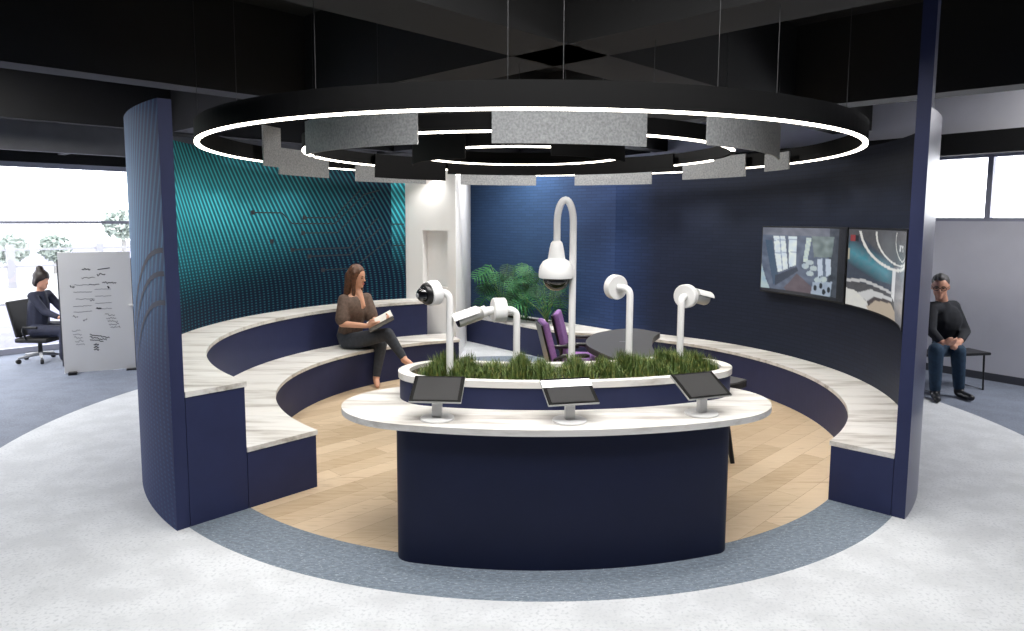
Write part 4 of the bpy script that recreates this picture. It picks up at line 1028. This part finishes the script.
b = BM(); add_box(b, (.1, .05, .02), (.1, .34, .036)); obj('foot', b, M['black'], wb)
def stroke(mt, pts, w=.008):
    bm = BM(); prev = None
    for i, (x, z) in enumerate(pts):
        p0, p1 = pts[max(i-1, 0)], pts[min(i+1, len(pts)-1)]; d = V((p1[0]-p0[0], p1[1]-p0[1])); d.normalize(); n2 = V((-d.y, d.x))*w/2
        c_ = [bm.verts.new((x+n2.x*q, -.0262, z+n2.y*q)) for q in (-1, 1)]
        if prev: bm.faces.new((prev[0], prev[1], c_[1], c_[0]))
        prev = c_
    obj('marker_note', bm, mt, wb)
rnd = random.Random(9)
def scrawl(bm, x0, z0, ln, h=.022, slope=0., w=.007):
    n = max(6, int(ln/.012)); stroke(bm, [(x0+ln*i/n, z0+slope*ln*i/n+rnd.uniform(-h, h)*(.9 if i % 2 else .3)) for i in range(n+1)], w)
dk = M['ink']; lt = M['ink2']
scrawl(dk, .28, 1.48, .1, .022, 0, .012); scrawl(dk, .27, 1.36, .16, .02); scrawl(dk, .46, 1.40, .1, .035, .1, .012); stroke(dk, [(.47, 1.47), (.62, 1.49)], .012); scrawl(dk, .52, 1.28, .17, .02, 0, .012); stroke(dk, [(.58, 1.23), (.6, 1.2)], .02)
scrawl(dk, .13, 1.25, .05, .035, 0, .012); scrawl(lt, .18, 1.26, .2, .012); scrawl(dk, .36, 1.26, .12, .012, 0, .009)
for z in (1.16, 1.06, .96, .88): scrawl(lt, .15+rnd.uniform(0, .04), z, .22, .01); scrawl(lt, .42, z+.03, .2, .008)
scrawl(dk, .43, .92, .06, .012, 0, .02); scrawl(dk, .36, 1.04, .05, .02)
for i in range(5): scrawl(lt, .12+.01*i, .62-.05*i, .1, .025, -.1); scrawl(dk, .53+.015*i, .82-.045*i, .12, .028, -.1)
scrawl(dk, .14, .82, .06, .03); scrawl(dk, .26, .76, .05, .03)
for i in range(3): scrawl(dk, .33, .55-.035*i, .24-.04*i, .016, -.28, .011)
for i in range(3): scrawl(dk, .37, .40-.035*i, .06, .02, 0, .014)

# ------------------------------------------------------------------ light
w = bpy.data.worlds.new('sky'); sc.world = w; w.use_nodes = True
bg = w.node_tree.nodes['Background']; bg.inputs[0].default_value = (.93, .95, 1, 1); bg.inputs[1].default_value = 6
# unseen fill panels added to brighten the open floor, sides, alcove and niche wall
def fill_panel(x, y, sx, sy, rz, label, power, z=4.55):
    t = thing('fill_panel_light', label, 'fill light', (x, y, z), rz)
    b = BM(); add_box(b, (0, 0, 0), (sx+.06, sy+.06, .08)); obj('fill_panel_housing', b, M['white'], t)
    l = bpy.data.lights.new('fill_lamp', 'AREA'); l.shape = 'RECTANGLE'; l.size = sx; l.size_y = sy; l.energy = power; l.color = (1, .985, .96)
    o = bpy.data.objects.new('fill_lamp', l); C.objects.link(o); o.parent = t; o.location = (0, 0, -.045)
fill_panel(0, -4.5, 5.5, .9, 0, 'long unseen fill panel over the open floor before the counter', 270, 4.4)
fill_panel(-8.2, -.6, 2.2, 4, R(-30), 'broad unseen fill panel added left of the pavilion', 480, 4.4)
fill_panel(8.0, -.6, 2.2, 4, R(30), 'broad unseen fill panel added right of the pavilion', 420, 4.4)
fill_panel(-.2, 4.3, .8, .8, R(45), 'square unseen fill panel added over the planted alcove', 48, 3.5)
fill_panel(.35, 1.9, .7, .7, R(45), 'square unseen fill panel added above the centre of the rings', 120, 4.55)

# ------------------------------------------------------------------ camera
cam = bpy.data.cameras.new('camera'); co = bpy.data.objects.new('camera', cam); C.objects.link(co); sc.camera = co
F, PITCH, YAW, DIST, CV, ROLL = 696.861, .103032, -.0212411, 7.470038, 291.327, .00439
fw = V((math.sin(YAW)*math.cos(PITCH), math.cos(YAW)*math.cos(PITCH), -math.sin(PITCH))); rt = V((math.cos(YAW), -math.sin(YAW), 0)); up = rt.cross(fw)
rt, up = rt*math.cos(ROLL)+up*math.sin(ROLL), up*math.cos(ROLL)-rt*math.sin(ROLL)
mw = Matrix((rt, up, -fw)).transposed().to_4x4(); mw.translation = V((0, -DIST, 2.2)); co.matrix_world = mw
cam.sensor_fit = 'HORIZONTAL'; cam.sensor_width = 36; cam.lens = F*36/1024; cam.shift_y = (CV-315.5)/1024; cam.clip_end = 300

sc.view_settings.view_transform = 'Standard'; sc.view_settings.look = 'None'; sc.view_settings.gamma = 1; sc.view_settings.exposure = 0; sc.view_settings.use_curve_mapping = False
sc.cycles.use_denoising = True
sc.cycles.max_bounces = 8; sc.cycles.sample_clamp_indirect = 6
